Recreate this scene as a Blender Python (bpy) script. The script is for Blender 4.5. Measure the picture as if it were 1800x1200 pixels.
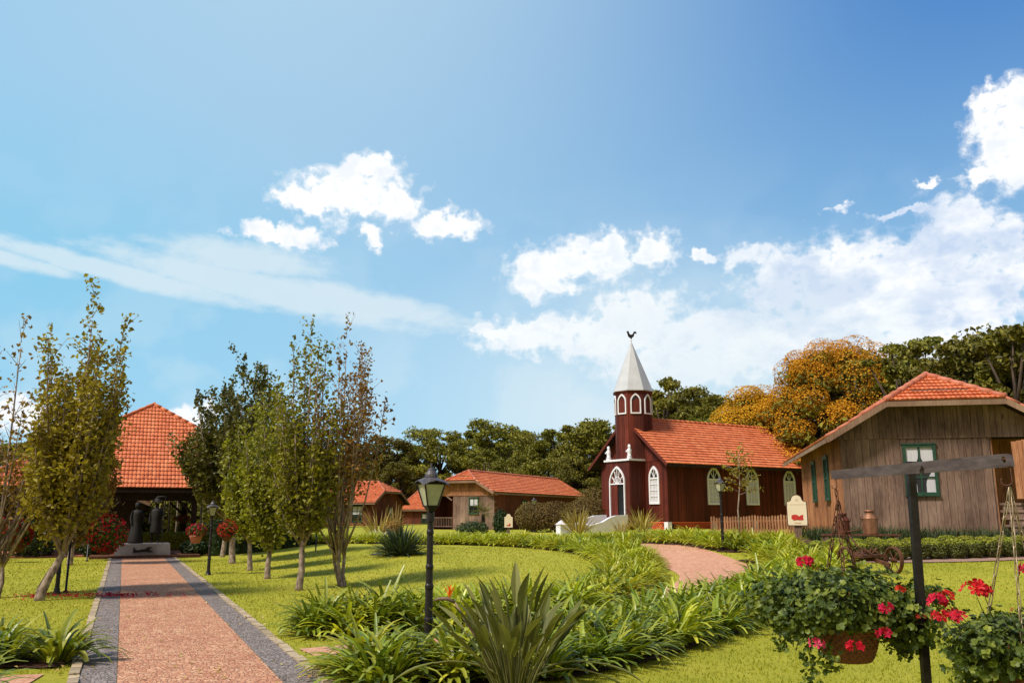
import bpy, math, random
from math import sin, cos, pi, radians as R, sqrt, atan2
from mathutils import Vector, Matrix
for o in list(bpy.data.objects): bpy.data.objects.remove(o)
SC = bpy.context.scene; COL = SC.collection

# ------------------------------------------------------------------ camera
cam = bpy.data.objects.new('camera', bpy.data.cameras.new('camera')); COL.objects.link(cam)
cam.location = (0, 0, 1.6); cam.rotation_euler = (R(90) + math.atan(305 / 1500), 0, 0)
cam.data.sensor_width = 36; cam.data.lens = 30; cam.data.clip_end = 2000; cam.data.clip_start = .05
SC.camera = cam
SC.render.resolution_x = 1024; SC.render.resolution_y = 682
SC.view_settings.view_transform = 'Standard'; SC.view_settings.look = 'None'
SC.view_settings.exposure = 0.32; SC.view_settings.gamma = 1

# ------------------------------------------------------------------ sun
SUN_AZ, SUN_EL = -127, 52          # azimuth from +Y towards +X, elevation
sd = bpy.data.lights.new('sun', 'SUN'); sd.energy = 3.9; sd.angle = R(10); sd.color = (1, .925, .83)
sun = bpy.data.objects.new('sun', sd); COL.objects.link(sun)
sv = Vector((sin(R(SUN_AZ)) * cos(R(SUN_EL)), cos(R(SUN_AZ)) * cos(R(SUN_EL)), sin(R(SUN_EL))))
sun.rotation_euler = sv.to_track_quat('Z', 'Y').to_euler(); sun.location = (-20, -10, 40)

# ------------------------------------------------------------------ sky
W = bpy.data.worlds.new('World'); SC.world = W; W.use_nodes = True
nt = W.node_tree; N = nt.nodes; Lk = nt.links.new
for n in list(N): N.remove(n)
def nn(t, **k):
    n = N.new(t)
    for a, b in k.items(): setattr(n, a, b)
    return n
def wmath(op, a, b=None, c=None, clamp=False):
    n = nn('ShaderNodeMath', operation=op, use_clamp=clamp)
    for i, v in enumerate((a, b, c)):
        if v is None: continue
        if isinstance(v, (int, float)): n.inputs[i].default_value = v
        else: Lk(v, n.inputs[i])
    return n.outputs[0]
def wsmooth(v, a, b, c=0., d=1.):
    n = nn('ShaderNodeMapRange', interpolation_type='SMOOTHSTEP')
    Lk(v, n.inputs[0])
    for i, x in enumerate((a, b, c, d)): n.inputs[i + 1].default_value = x
    return n.outputs[0]
def wmix(f, a, b, blend='MIX'):
    n = nn('ShaderNodeMix', data_type='RGBA', blend_type=blend)
    for s, v in ((n.inputs[0], f), (n.inputs[6], a), (n.inputs[7], b)):
        if isinstance(v, (int, float)): s.default_value = v
        elif isinstance(v, tuple): s.default_value = (*v, 1)
        else: Lk(v, s)
    return n.outputs[2]
tc = nn('ShaderNodeTexCoord'); sep = nn('ShaderNodeSeparateXYZ'); Lk(tc.outputs['Generated'], sep.inputs[0])
X_, Y_, Z_ = sep.outputs
AZ = wmath('MULTIPLY', wmath('ARCTAN2', X_, Y_), 57.2958)
EL = wmath('MULTIPLY', wmath('ARCSINE', Z_), 57.2958)
comb = nn('ShaderNodeCombineXYZ'); Lk(AZ, comb.inputs[0]); Lk(EL, comb.inputs[1])
sky = nn('ShaderNodeTexSky', sky_type='NISHITA', sun_disc=False, sun_elevation=R(SUN_EL), sun_rotation=R(SUN_AZ),
         air_density=1.0, dust_density=1.2, ozone_density=2.0)
skyc = wmix(1., sky.outputs[0], (.075, .105, .135), 'MULTIPLY')
# regional tone of the sky: paler glow high on the left, deeper blue towards the upper right
elf = wsmooth(EL, 0, 36)
horizon = (.44, .78, .99)
deep = wmix(wsmooth(AZ, -38, 36), (.33, .65, .93), (.07, .25, .65))
base = wmix(elf, horizon, deep)
WARP = [None]
def wblob(az, el, ra, re, rot=0.):
    m = nn('ShaderNodeMapping', vector_type='TEXTURE')
    m.inputs['Location'].default_value = (az, el, 0); m.inputs['Scale'].default_value = (ra, re, 1)
    m.inputs['Rotation'].default_value = (0, 0, R(rot)); Lk(WARP[0] or comb.outputs[0], m.inputs[0])
    g = nn('ShaderNodeTexGradient', gradient_type='SPHERICAL'); Lk(m.outputs[0], g.inputs[0])
    return g.outputs['Fac']
glow = wsmooth(wblob(-13, 40, 46, 36), 0, 1)
base = wmix(wmath('MULTIPLY', glow, .72, clamp=True), base, (.62, .85, .99))
base = wmix(wmath('MULTIPLY', wblob(-30, 14, 22, 12), .55), base, (.24, .68, .93))
skyc = wmix(.86, skyc, base)
# clouds
def wnoise(scale, detail, rough, off=(0, 0, 0), dist=0., stretch=(1, 1.25, 1)):
    m = nn('ShaderNodeMapping'); m.inputs['Location'].default_value = off; m.inputs['Scale'].default_value = stretch
    Lk(comb.outputs[0], m.inputs[0])
    n = nn('ShaderNodeTexNoise', noise_dimensions='2D'); Lk(m.outputs[0], n.inputs['Vector'])
    n.inputs['Scale'].default_value = scale; n.inputs['Detail'].default_value = detail
    n.inputs['Roughness'].default_value = rough; n.inputs['Distortion'].default_value = dist
    return n.outputs['Fac']
BLOBS = [(-11.4, 20.9, 6.4, 2.9, 0), (-10.1, 22.8, 3.0, 1.5, 0), (-13.7, 20.4, 3.3, 1.8, 0), (-8.4, 20.3, 3.1, 1.9, 0), (-16.0, 17.9, 4.1, 1.1, 0), (-4.6, 19.1, 3.6, 1.6, 0), (-9.7, 18.5, 1.3, 1.3, 0), (4.0, 16.5, 6.7, 2.5, 0), (6.5, 17.4, 3.0, 1.9, 0), (2.6, 15.5, 3.7, 1.6, 0), (9.7, 17.3, 3.3, 1.8, 0), (13.3, 16.9, 1.3, 0.6, 0), (2.0, 11.9, 6.6, 1.8, 0), (8.6, 13.3, 4.7, 2.6, 0), (7.4, 11.8, 8.8, 2.6, 0), (13.4, 11.7, 7.8, 2.9, 0), (17.0, 11.0, 8.6, 3.5, 0), (18.5, 14.6, 4.4, 3.5, 0), (16.3, 16.5, 2.8, 1.2, 0), (21.9, 15.0, 6.2, 3.6, 0), (22.3, 12.4, 9.9, 5.2, 0), (26.0, 13.1, 9.3, 5.8, 0), (28.0, 15.6, 3.8, 4.7, 0), (29.0, 17.3, 2.8, 2.5, 0), (30.8, 15.6, 2.9, 2.8, 0), (28.8, 12.5, 5.9, 4.1, 0), (25.3, 15.6, 3.0, 2.1, 0), (31.4, 13.2, 1.6, 1.5, 0), (-1.2, 12.0, 1.9, 0.8, 0), (12.6, 9.7, 10.5, 2.3, 0), (24.1, 9.8, 9.5, 3.2, 0), (32.1, 22.2, 3.3, 3.1, 0), (32.3, 20.0, 3.9, 2.4, 0), (31.7, 23.6, 2.2, 1.4, 0), (30.3, 19.5, 2.3, 0.8, 0), (27.5, 19.7, 1.3, 0.5, 0), (-20.5, 6.0, 2.4, 1.3, 0), (-30.2, 5.5, 2.5, 1.5, 0), (9.8, 8.9, 1.5, 1.3, 0), (25.9, 18.3, 2.7, 0.4, 0), (22.2, 19.0, 1.1, 0.5, 0)]
STREAKS = [(-25.8, 14.6, 14.4, 0.9, -8), (-16.1, 14.3, 15.7, 1.7, -8.5), (-10.1, 13.8, 9.7, 1.3, -9), (-32.0, 14.7, 6.0, 0.7, -7), (-18.4, 16.2, 7.9, 1.5, -2)]
# ragged outlines: the cloud layout is warped by two sizes of turbulence
wn = []
for sc_, am, of in ((.30, 2.6, (1, 4, 0)), (.9, 1.2, (9, 2, 0))):
    mp = nn('ShaderNodeMapping'); mp.inputs['Location'].default_value = of; Lk(comb.outputs[0], mp.inputs[0])
    t_ = nn('ShaderNodeTexNoise', noise_dimensions='2D'); Lk(mp.outputs[0], t_.inputs['Vector']); t_.inputs['Scale'].default_value = sc_; t_.inputs['Detail'].default_value = 6; t_.inputs['Roughness'].default_value = .6
    v1 = nn('ShaderNodeVectorMath', operation='SUBTRACT'); Lk(t_.outputs['Color'], v1.inputs[0]); v1.inputs[1].default_value = (.5, .5, .5)
    v2 = nn('ShaderNodeVectorMath', operation='MULTIPLY'); Lk(v1.outputs[0], v2.inputs[0]); v2.inputs[1].default_value = (am * 1.3, am, 0); wn.append(v2.outputs[0])
va = nn('ShaderNodeVectorMath', operation='ADD'); Lk(wn[0], va.inputs[0]); Lk(wn[1], va.inputs[1])
vb = nn('ShaderNodeVectorMath', operation='ADD'); Lk(va.outputs[0], vb.inputs[0]); Lk(comb.outputs[0], vb.inputs[1])
WARP[0] = vb.outputs[0]
dens = None
for b in BLOBS:
    g = wblob(*b)
    dens = g if dens is None else wmath('MAXIMUM', dens, g)
WARP[0] = None
nA = wnoise(.34, 4, .5, dist=.4)
nB = wnoise(.85, 9, .56, (5, 1, 0), dist=.1)
nz2 = wnoise(.16, 5, .5, (7.3, 2.1, 0))
mass = wsmooth(dens, 0, .85)
d1 = wmath('ADD', mass, wmath('ADD', wmath('MULTIPLY', wmath('SUBTRACT', nA, .5), 1.0), wmath('MULTIPLY', wmath('SUBTRACT', nB, .5), 1.5)))
d1 = wmath('MULTIPLY', d1, wsmooth(dens, .0, .16))
alpha = wsmooth(d1, .20, .78)
thin = wmath('MULTIPLY', wsmooth(d1, .08, .5), .38)
alpha = wmath('MAXIMUM', alpha, thin)
# cloud tone: thick low parts greyer blue on the right
nS = wnoise(.20, 6, .52, (2.2, 1.3, 0), stretch=(.8, 1.6, 1))
core = wmath('MAXIMUM', wsmooth(wblob(24.5, 13.8, 14, 7.5), 0, .45), wmath('MULTIPLY', wsmooth(wblob(12, 9.5, 14, 5), 0, .6), .35))
sh = wmath('MULTIPLY', wmath('MULTIPLY', core, wsmooth(nS, .36, .60)), .80)
sh = wmath('ADD', sh, wmath('MULTIPLY', wmath('MULTIPLY', wsmooth(nA, .42, .62), wsmooth(nB, .40, .60)), .30), clamp=True)
cc = wmix(sh, (1.10, 1.11, 1.12), (.62, .75, .96))
skyc = wmix(alpha, skyc, cc)
st = None
for b in STREAKS:
    g = wblob(*b); st = g if st is None else wmath('MAXIMUM', st, g)
stn = wnoise(.6, 9, .62, (3, 3, 0), stretch=(.55, 1.3, 1))
sa = wmath('MULTIPLY', wsmooth(wmath('ADD', st, wmath('MULTIPLY', wmath('SUBTRACT', stn, .5), .9)), .05, .62), .68)
sa = wmath('MULTIPLY', sa, wsmooth(st, 0, .1))
skyc = wmix(sa, skyc, (.82, .93, .98))
# soft milky veil low in the sky
veil = wmath('MULTIPLY', wmath('ADD', wmath('MULTIPLY', wmath('MULTIPLY', wsmooth(nz2, .42, .62), wsmooth(EL, 26, 6)), .3), wmath('MULTIPLY', wblob(10, 7, 22, 13), 1.0)), .75, clamp=True)
skyc = wmix(veil, skyc, (.80, .92, .98))
# cream tone added to the unseen sky half behind the camera, as warm fill light
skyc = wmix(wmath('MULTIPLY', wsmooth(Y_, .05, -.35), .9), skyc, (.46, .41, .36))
skyc = wmix(wsmooth(Z_, -.02, 0.0), (.12, .14, .08), skyc)
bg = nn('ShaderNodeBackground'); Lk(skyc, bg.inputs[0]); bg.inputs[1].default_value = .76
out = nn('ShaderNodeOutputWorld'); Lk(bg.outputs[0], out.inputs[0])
W.cycles.sampling_method = 'MANUAL'; W.cycles.sample_map_resolution = 512

# ------------------------------------------------------------------ terrain function
def sm(a, b, t):
    t = min(1, max(0, (t - a) / (b - a))); return t * t * (3 - 2 * t)
def lin(p, t):
    if t <= p[0][0]: return p[0][1]
    for (a, b), (c, d) in zip(p, p[1:]):
        if t <= c:
            k = (t - a) / (c - a); k = k * k * (3 - 2 * k); return b + (d - b) * k
    return p[-1][1]
def G(x, y):
    u = x * .913 + y * .4075
    M = lin([(14, 0), (30, .45), (60, .62)], y)
    Q = lin([(12, 0), (19.5, .55), (26, 1.0), (45, .88), (70, .62)], y)
    w = sm(1, 8, x)
    return (M * (1 - w) + Q * w) * sm(3, 9, u)
XD = Vector((.9132, .4075)); PD = Vector((-.4075, .9132))       # across / along the main path
def P2(a, b): return XD * a + PD * b

# ------------------------------------------------------------------ helpers
def tag(o, label=None, cat=None, group=None, kind=None):
    if label: o['label'] = label
    if cat: o['category'] = cat
    if group: o['group'] = group
    if kind: o['kind'] = kind
    return o
def thing(name, label, cat, loc=(0, 0, 0), rz=0, group=None, scale=None):
    o = bpy.data.objects.new(name, None); COL.objects.link(o); o.empty_display_size = .1
    o.location = loc; o.rotation_euler = (0, 0, rz)
    if scale: o.scale = (scale,) * 3 if isinstance(scale, (int, float)) else scale
    return tag(o, label, cat, group)
class MB:
    def __init__(s): s.v = []; s.f = []
    def add(s, vs, fs):
        n = len(s.v); s.v += [tuple(p) for p in vs]; s.f += [tuple(i + n for i in f) for f in fs]; return s
    def box(s, x0, x1, y0, y1, z0, z1, fr=None):
        vs = [(x, y, z) for z in (z0, z1) for y in (y0, y1) for x in (x0, x1)]
        if fr: vs = [fr(*p) for p in vs]
        return s.add(vs, [(0, 2, 3, 1), (4, 5, 7, 6), (0, 1, 5, 4), (2, 6, 7, 3), (0, 4, 6, 2), (1, 3, 7, 5)])
    def hexa(s, a, b):          # two quads (bottom ring, top ring)
        return s.add(list(a) + list(b), [(3, 2, 1, 0), (4, 5, 6, 7), (0, 1, 5, 4), (1, 2, 6, 5), (2, 3, 7, 6), (3, 0, 4, 7)])
    def tube(s, pts, rad, n=7, cap=True):
        pts = [Vector(p) for p in pts]; m = len(pts)
        if isinstance(rad, (int, float)): rad = [rad] * m
        base = len(s.v); u = None
        for i, p in enumerate(pts):
            t = (pts[min(i + 1, m - 1)] - pts[max(i - 1, 0)])
            if t.length < 1e-9: t = Vector((0, 0, 1))
            t.normalize()
            if u is None:
                u = t.cross(Vector((0, 0, 1)) if abs(t.z) < .9 else Vector((1, 0, 0))); u.normalize()
            else:
                u = u - t * u.dot(t); u.normalize()
            w = t.cross(u)
            for k in range(n):
                a = 2 * pi * k / n; s.v.append(tuple(p + (u * cos(a) + w * sin(a)) * rad[i]))
        for i in range(m - 1):
            for k in range(n):
                a = base + i * n + k; b = base + i * n + (k + 1) % n
                s.f.append((a, b, b + n, a + n))
        if cap:
            s.f.append(tuple(base + k for k in range(n))[::-1]); s.f.append(tuple(base + (m - 1) * n + k for k in range(n)))
        return s
    def lathe(s, prof, n=20, c=(0, 0, 0), ph=0.):
        base = len(s.v)
        for r, z in prof:
            for k in range(n):
                a = 2 * pi * k / n + ph; s.v.append((c[0] + r * cos(a), c[1] + r * sin(a), c[2] + z))
        for i in range(len(prof) - 1):
            for k in range(n):
                a = base + i * n + k; b = base + i * n + (k + 1) % n
                s.f.append((a, b, b + n, a + n))
        s.f.append(tuple(base + k for k in range(n))[::-1]); s.f.append(tuple(base + (len(prof) - 1) * n + k for k in range(n)))
        return s
    def prism(s, poly, y0, y1, fr=None):   # poly in (x,z), extruded along y
        n = len(poly); vs = [(x, y0, z) for x, z in poly] + [(x, y1, z) for x, z in poly]
        if fr: vs = [fr(*p) for p in vs]
        return s.add(vs, [tuple(range(n)), tuple(range(2 * n - 1, n - 1, -1))] + [(i, i + n, (i + 1) % n + n, (i + 1) % n) for i in range(n)])
    def ring(s, outer, inner, y0, y1, fr=None):   # frame between two (x,z) outlines of equal length
        n = len(outer); vs = [(x, y, z) for y in (y0, y1) for o in (outer, inner) for x, z in o]
        if fr: vs = [fr(*p) for p in vs]
        fs = []
        for i in range(n):
            j = (i + 1) % n
            fs += [(i, j, n + j, n + i), (2 * n + i, 3 * n + i, 3 * n + j, 2 * n + j), (i, 2 * n + i, 2 * n + j, j), (n + i, n + j, 3 * n + j, 3 * n + i)]
        return s.add(vs, fs)
    def build(s, name, mat, parent=None, smooth=False, dz=0.):
        me = bpy.data.meshes.new(name)
        v = s.v if not dz else [(x, y, z - dz) for x, y, z in s.v]
        me.from_pydata(v, [], s.f); me.materials.append(mat)
        if smooth: me.polygons.foreach_set('use_smooth', [True] * len(me.polygons))
        me.update()
        o = bpy.data.objects.new(name, me); COL.objects.link(o)
        if parent: o.parent = parent
        return o
def copy_tree(o, parent=None):
    c = o.copy(); COL.objects.link(c)
    if parent is not None: c.parent = parent
    for ch in list(o.children): copy_tree(ch, c)
    return c
def place(o, loc, rz=None, sc=None, label=None, group=None):
    o.location = loc
    if rz is not None: o.rotation_euler = (0, 0, rz)
    if sc is not None: o.scale = (sc,) * 3 if isinstance(sc, (int, float)) else sc
    if label: o['label'] = label
    if group: o['group'] = group
    return o

# ------------------------------------------------------------------ materials
def newmat(name):
    m = bpy.data.materials.new(name); m.use_nodes = True
    t = m.node_tree; b = t.nodes['Principled BSDF']; return m, t, b
def ramp(t, fac, stops):
    r = t.nodes.new('ShaderNodeValToRGB'); el = r.color_ramp.elements
    el[0].position = stops[0][0]; el[0].color = (*stops[0][1], 1)
    el[1].position = stops[-1][0]; el[1].color = (*stops[-1][1], 1)
    for p, c in stops[1:-1]:
        e = el.new(p); e.color = (*c, 1)
    t.links.new(fac, r.inputs[0]); return r.outputs[0]
def tnoise(t, vec, scale, detail=4, rough=.55, stretch=None, dist=0):
    if stretch:
        m = t.nodes.new('ShaderNodeMapping'); m.inputs['Scale'].default_value = stretch; t.links.new(vec, m.inputs[0]); vec = m.outputs[0]
    n = t.nodes.new('ShaderNodeTexNoise'); n.inputs['Scale'].default_value = scale; n.inputs['Detail'].default_value = detail
    n.inputs['Roughness'].default_value = rough; n.inputs['Distortion'].default_value = dist
    t.links.new(vec, n.inputs['Vector']); return n.outputs['Fac']
def tmix(t, f, a, b, blend='MIX'):
    n = t.nodes.new('ShaderNodeMix'); n.data_type = 'RGBA'; n.blend_type = blend
    for s, v in ((n.inputs[0], f), (n.inputs[6], a), (n.inputs[7], b)):
        if isinstance(v, (int, float)): s.default_value = v
        elif isinstance(v, tuple): s.default_value = (*v, 1)
        else: t.links.new(v, s)
    return n.outputs[2]
def tmath(t, op, a, b):
    n = t.nodes.new('ShaderNodeMath'); n.operation = op
    for i, v in enumerate((a, b)):
        if isinstance(v, (int, float)): n.inputs[i].default_value = v
        else: t.links.new(v, n.inputs[i])
    return n.outputs[0]
def coords(t, which='Object'):
    return t.nodes.new('ShaderNodeTexCoord').outputs[which]
def island(t): return t.nodes.new('ShaderNodeNewGeometry').outputs['Random Per Island']
def objrand(t): return t.nodes.new('ShaderNodeObjectInfo').outputs['Random']
def bump(t, b, h, strength=.3, dist=.02):
    n = t.nodes.new('ShaderNodeBump'); n.inputs['Strength'].default_value = strength; n.inputs['Distance'].default_value = dist
    t.links.new(h, n.inputs['Height']); t.links.new(n.outputs[0], b.inputs['Normal'])
def plain(name, c1, c2, scale=6, rough=.6, metal=0., bmp=.2, stretch=None, isl=0., spec=.4):
    m, t, b = newmat(name); v = coords(t)
    nz = tnoise(t, v, scale, 6, .6, stretch)
    col = ramp(t, nz, [(.3, c1), (.7, c2)])
    if isl:
        k = tmath(t, 'ADD', tmath(t, 'MULTIPLY', island(t), isl), 1 - isl * .5)
        hs = t.nodes.new('ShaderNodeHueSaturation'); t.links.new(k, hs.inputs['Value']); t.links.new(col, hs.inputs['Color']); col = hs.outputs[0]
    t.links.new(col, b.inputs['Base Color']); b.inputs['Roughness'].default_value = rough
    b.inputs['Metallic'].default_value = metal; b.inputs['Specular IOR Level'].default_value = spec
    if bmp: bump(t, b, nz, bmp, .01)
    return m
def leafmat(name, stops, rough=.5, trans=.35, objv=.15, nscale=.8, spec=.35, tcol=(1.3, 1.25, .6)):
    m, t, b = newmat(name)
    r = island(t); v = coords(t)
    nz = tnoise(t, v, nscale, 3, .5)
    f = tmath(t, 'ADD', tmath(t, 'MULTIPLY', r, .55), tmath(t, 'MULTIPLY', nz, .5))
    col = ramp(t, f, stops)
    hs = t.nodes.new('ShaderNodeHueSaturation')
    t.links.new(tmath(t, 'ADD', tmath(t, 'MULTIPLY', objrand(t), objv * 2), 1 - objv), hs.inputs['Value'])
    t.links.new(tmath(t, 'ADD', tmath(t, 'MULTIPLY', objrand(t), .03), .485), hs.inputs['Hue'])
    t.links.new(col, hs.inputs['Color']); col = hs.outputs[0]
    t.links.new(col, b.inputs['Base Color']); b.inputs['Roughness'].default_value = rough
    b.inputs['Specular IOR Level'].default_value = spec
    tr = t.nodes.new('ShaderNodeBsdfTranslucent'); t.links.new(tmix(t, 1., col, tcol, 'MULTIPLY'), tr.inputs[0])
    mx = t.nodes.new('ShaderNodeMixShader'); mx.inputs[0].default_value = trans
    t.links.new(b.outputs[0], mx.inputs[1]); t.links.new(tr.outputs[0], mx.inputs[2])
    t.links.new(mx.outputs[0], t.nodes['Material Output'].inputs[0])
    return m
def woodmat(name, c1, c2, c3, rough=.8, isl=.5, gscale=3., knots=True, gloss=.25):
    m, t, b = newmat(name); v = coords(t)
    ad = t.nodes.new('ShaderNodeVectorMath'); ad.operation = 'ADD'; t.links.new(v, ad.inputs[0])
    cx = t.nodes.new('ShaderNodeCombineXYZ'); r = island(t)
    for i in range(3): t.links.new(tmath(t, 'MULTIPLY', r, 37.), cx.inputs[i])
    t.links.new(cx.outputs[0], ad.inputs[1]); vv = ad.outputs[0]
    g = tnoise(t, vv, gscale, 8, .65, (9, 9, .6), 1.2)
    big = tnoise(t, v, .7, 4, .6, (1, 1, .7))
    f = tmath(t, 'ADD', tmath(t, 'MULTIPLY', g, .75), tmath(t, 'MULTIPLY', tmath(t, 'SUBTRACT', big, .5), .7))
    col = ramp(t, f, [(.2, c1), (.42, c2), (.68, c3)])
    k = tmath(t, 'ADD', tmath(t, 'MULTIPLY', r, isl), 1 - isl * .5)
    hs = t.nodes.new('ShaderNodeHueSaturation'); t.links.new(k, hs.inputs['Value']); t.links.new(col, hs.inputs['Color']); col = hs.outputs[0]
    if knots:
        vo = t.nodes.new('ShaderNodeTexVoronoi'); mp = t.nodes.new('ShaderNodeMapping'); mp.inputs['Scale'].default_value = (3.2, 3.2, 1.3)
        t.links.new(vv, mp.inputs[0]); t.links.new(mp.outputs[0], vo.inputs['Vector']); vo.inputs['Scale'].default_value = 1.
        kf = t.nodes.new('ShaderNodeMapRange'); t.links.new(vo.outputs['Distance'], kf.inputs[0])
        for i, x in enumerate((.05, .16, .75, 0.)): kf.inputs[i + 1].default_value = x
        col = tmix(t, kf.outputs[0], col, tuple(x * .35 for x in c1))
    t.links.new(col, b.inputs['Base Color']); b.inputs['Roughness'].default_value = rough; b.inputs['Specular IOR Level'].default_value = gloss
    bump(t, b, g, .35, .012)
    return m
def tilemat(name, c1, c2, c3):
    m, t, b = newmat(name); v = coords(t)
    r = island(t); nz = tnoise(t, v, 1.1, 5, .6); fine = tnoise(t, v, 14, 4, .6)
    f = tmath(t, 'ADD', tmath(t, 'MULTIPLY', r, .34), tmath(t, 'ADD', tmath(t, 'MULTIPLY', nz, .5), tmath(t, 'MULTIPLY', fine, .2)))
    col = ramp(t, f, [(.2, c1), (.5, c2), (.85, c3)])
    dirt = t.nodes.new('ShaderNodeMapRange'); t.links.new(tnoise(t, v, 2.3, 8, .7), dirt.inputs[0])
    for i, x in enumerate((.52, .78, 0., .42)): dirt.inputs[i + 1].default_value = x
    col = tmix(t, dirt.outputs[0], col, (.12, .055, .035))
    t.links.new(col, b.inputs['Base Color']); b.inputs['Roughness'].default_value = .65; b.inputs['Specular IOR Level'].default_value = .3
    bump(t, b, fine, .3, .01)
    return m
M = {}
M['tile'] = tilemat('clay_tile', (.41, .088, .032), (.57, .150, .055), (.68, .245, .11))
M['ridge'] = tilemat('ridge_tile', (.34, .09, .05), (.48, .15, .085), (.60, .24, .15))
M['grey_wood'] = woodmat('weathered_boards', (.07, .040, .030), (.205, .130, .098), (.36, .255, .195), isl=.36)
M['warm_wood'] = woodmat('ochre_boards', (.16, .06, .03), (.38, .17, .08), (.55, .31, .16), isl=.5)
M['brown_wood'] = woodmat('brown_stained_boards', (.06, .016, .010), (.13, .036, .020), (.20, .062, .036), isl=.35, knots=False)
M['red_wood'] = woodmat('red_brown_boards', (.055, .010, .007), (.105, .018, .010), (.165, .034, .018), isl=.75, knots=False, rough=.6, gscale=2.)
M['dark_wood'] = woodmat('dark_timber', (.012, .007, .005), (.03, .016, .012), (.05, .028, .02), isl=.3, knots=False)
M['fascia_wood'] = woodmat('pale_fascia', (.16, .09, .06), (.27, .17, .11), (.38, .26, .18), isl=.2, knots=False)
M['white_paint'] = plain('white_paint', (.72, .71, .77), (.83, .82, .88), 5, .5, bmp=.1)
M['spire'] = plain('painted_spire_sheet', (.42, .43, .45), (.52, .53, .545), 1.5, .45, bmp=.05)
M['green_paint'] = plain('green_paint', (.012, .045, .028), (.022, .078, .046), 8, .5, bmp=.15)
M['glass_doorway_dark'] = plain('dark_glass_and_doorway', (.012, .012, .012), (.02, .018, .016), 2, .08, bmp=0, spec=.7)
M['curtain'] = plain('white_curtain', (.46, .45, .49), (.64, .63, .67), 3, .9, bmp=.5, stretch=(30, 30, 1))
M['black_iron'] = plain('black_iron', (.008, .006, .006), (.022, .016, .017), 30, .38, .2, bmp=.25, spec=.5)
M['cap_iron'] = plain('greyed_iron', (.055, .045, .048), (.11, .095, .095), 20, .45, .2, bmp=.2)
M['steel_beam'] = plain('weathered_steel', (.05, .035, .035), (.125, .10, .10), 9, .5, .35, bmp=.4, stretch=(1, 1, 2))
M['rust'] = plain('rusty_iron', (.05, .02, .012), (.19, .075, .035), 11, .75, .3, bmp=.6)
M['brass_wire'] = plain('brassy_chain_wire', (.30, .21, .12), (.48, .37, .24), 30, .4, .6, bmp=.1)
M['lamp_glass'] = plain('frosted_lamp_glass', (.34, .36, .22), (.52, .54, .38), 5, .25, bmp=.1, spec=.6)
M['stone'] = plain('pale_granite', (.42, .38, .33), (.55, .50, .44), 30, .7, bmp=.3)
M['plinth_stone'] = plain('white_marble_plinth', (.17, .15, .155), (.26, .235, .24), 3, .5, bmp=.1)
M['bronze'] = plain('dark_bronze', (.005, .004, .004), (.014, .010, .009), 12, .75, .0, bmp=.4)
M['terracotta'] = plain('terracotta', (.30, .10, .05), (.45, .18, .10), 8, .7, bmp=.2)
M['bark'] = plain('lichened_bark', (.075, .042, .03), (.46, .36, .28), 13, .9, bmp=1., stretch=(1, 1, .6))
M['bark_dark'] = plain('brown_bark', (.03, .02, .014), (.10, .065, .045), 5, .9, bmp=.8, stretch=(1, 1, .3))
M['sign_face'] = plain('cream_sign_board', (.72, .60, .42), (.80, .69, .52), 3, .6, bmp=.05)
M['sign_border'] = plain('dark_sign_border', (.06, .02, .015), (.09, .03, .02), 8, .6)
M['sign_red'] = plain('red_sign_picture', (.40, .02, .015), (.60, .04, .03), 20, .6)
M['lattice'] = plain('red_lattice', (.80, .12, .045), (.88, .19, .07), 8, .7)
M['picket'] = woodmat('picket_boards', (.12, .05, .025), (.26, .12, .06), (.38, .20, .11), isl=.4, knots=False)
M['soil'] = plain('dark_red_soil', (.035, .012, .008), (.10, .036, .022), 9, .95, bmp=1.)
M['pink_gravel'] = plain('pinkish_gravel', (.22, .12, .09), (.42, .26, .20), 40, .9, bmp=.7)

LM = {}
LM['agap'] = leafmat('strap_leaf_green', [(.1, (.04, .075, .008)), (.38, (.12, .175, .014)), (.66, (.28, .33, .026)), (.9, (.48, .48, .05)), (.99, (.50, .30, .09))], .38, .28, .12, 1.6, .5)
LM['agap_yellow'] = leafmat('strap_leaf_yellow_green', [(.1, (.12, .15, .010)), (.38, (.32, .36, .02)), (.75, (.52, .51, .035)), (.92, (.66, .56, .06)), (.99, (.50, .28, .08))], .38, .3, .12, 1.6, .5)  # yellower green leaf colour, chosen most often for the far hedges
LM['tree_olive'] = leafmat('olive_brown_leaf', [(.1, (.08, .055, .008)), (.4, (.21, .15, .016)), (.7, (.36, .28, .025)), (.95, (.50, .44, .05))], .5, .35, .1, .9)
LM['tree_brown'] = leafmat('rusty_leaf', [(.1, (.08, .045, .010)), (.4, (.22, .12, .02)), (.7, (.36, .22, .03)), (.95, (.46, .40, .06))], .5, .35, .1, .9)
LM['tree_green'] = leafmat('fresh_green_leaf', [(.1, (.06, .065, .006)), (.4, (.17, .18, .012)), (.7, (.31, .31, .02)), (.95, (.44, .44, .04))], .5, .35, .1, .9)
LM['tree_dark'] = leafmat('dark_olive_leaf', [(.1, (.028, .028, .006)), (.4, (.07, .065, .010)), (.7, (.14, .125, .018)), (.95, (.26, .25, .04))], .5, .25, .1, .9)
LM['forest'] = leafmat('forest_leaf', [(.15, (.045, .045, .007)), (.4, (.11, .105, .012)), (.62, (.21, .195, .022)), (.9, (.36, .32, .04))], .6, .25, .3, .35)
LM['forest_light'] = leafmat('light_forest_leaf', [(.15, (.07, .08, .01)), (.45, (.16, .17, .02)), (.7, (.25, .25, .03)), (.95, (.36, .34, .045))], .6, .3, .2, .35)
LM['yellow'] = leafmat('golden_blossom', [(.15, (.34, .155, .012)), (.4, (.54, .26, .018)), (.65, (.70, .35, .028)), (.95, (.80, .45, .05))], .7, .3, .0, .5, .1, (1.1, 1., .7))
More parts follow.
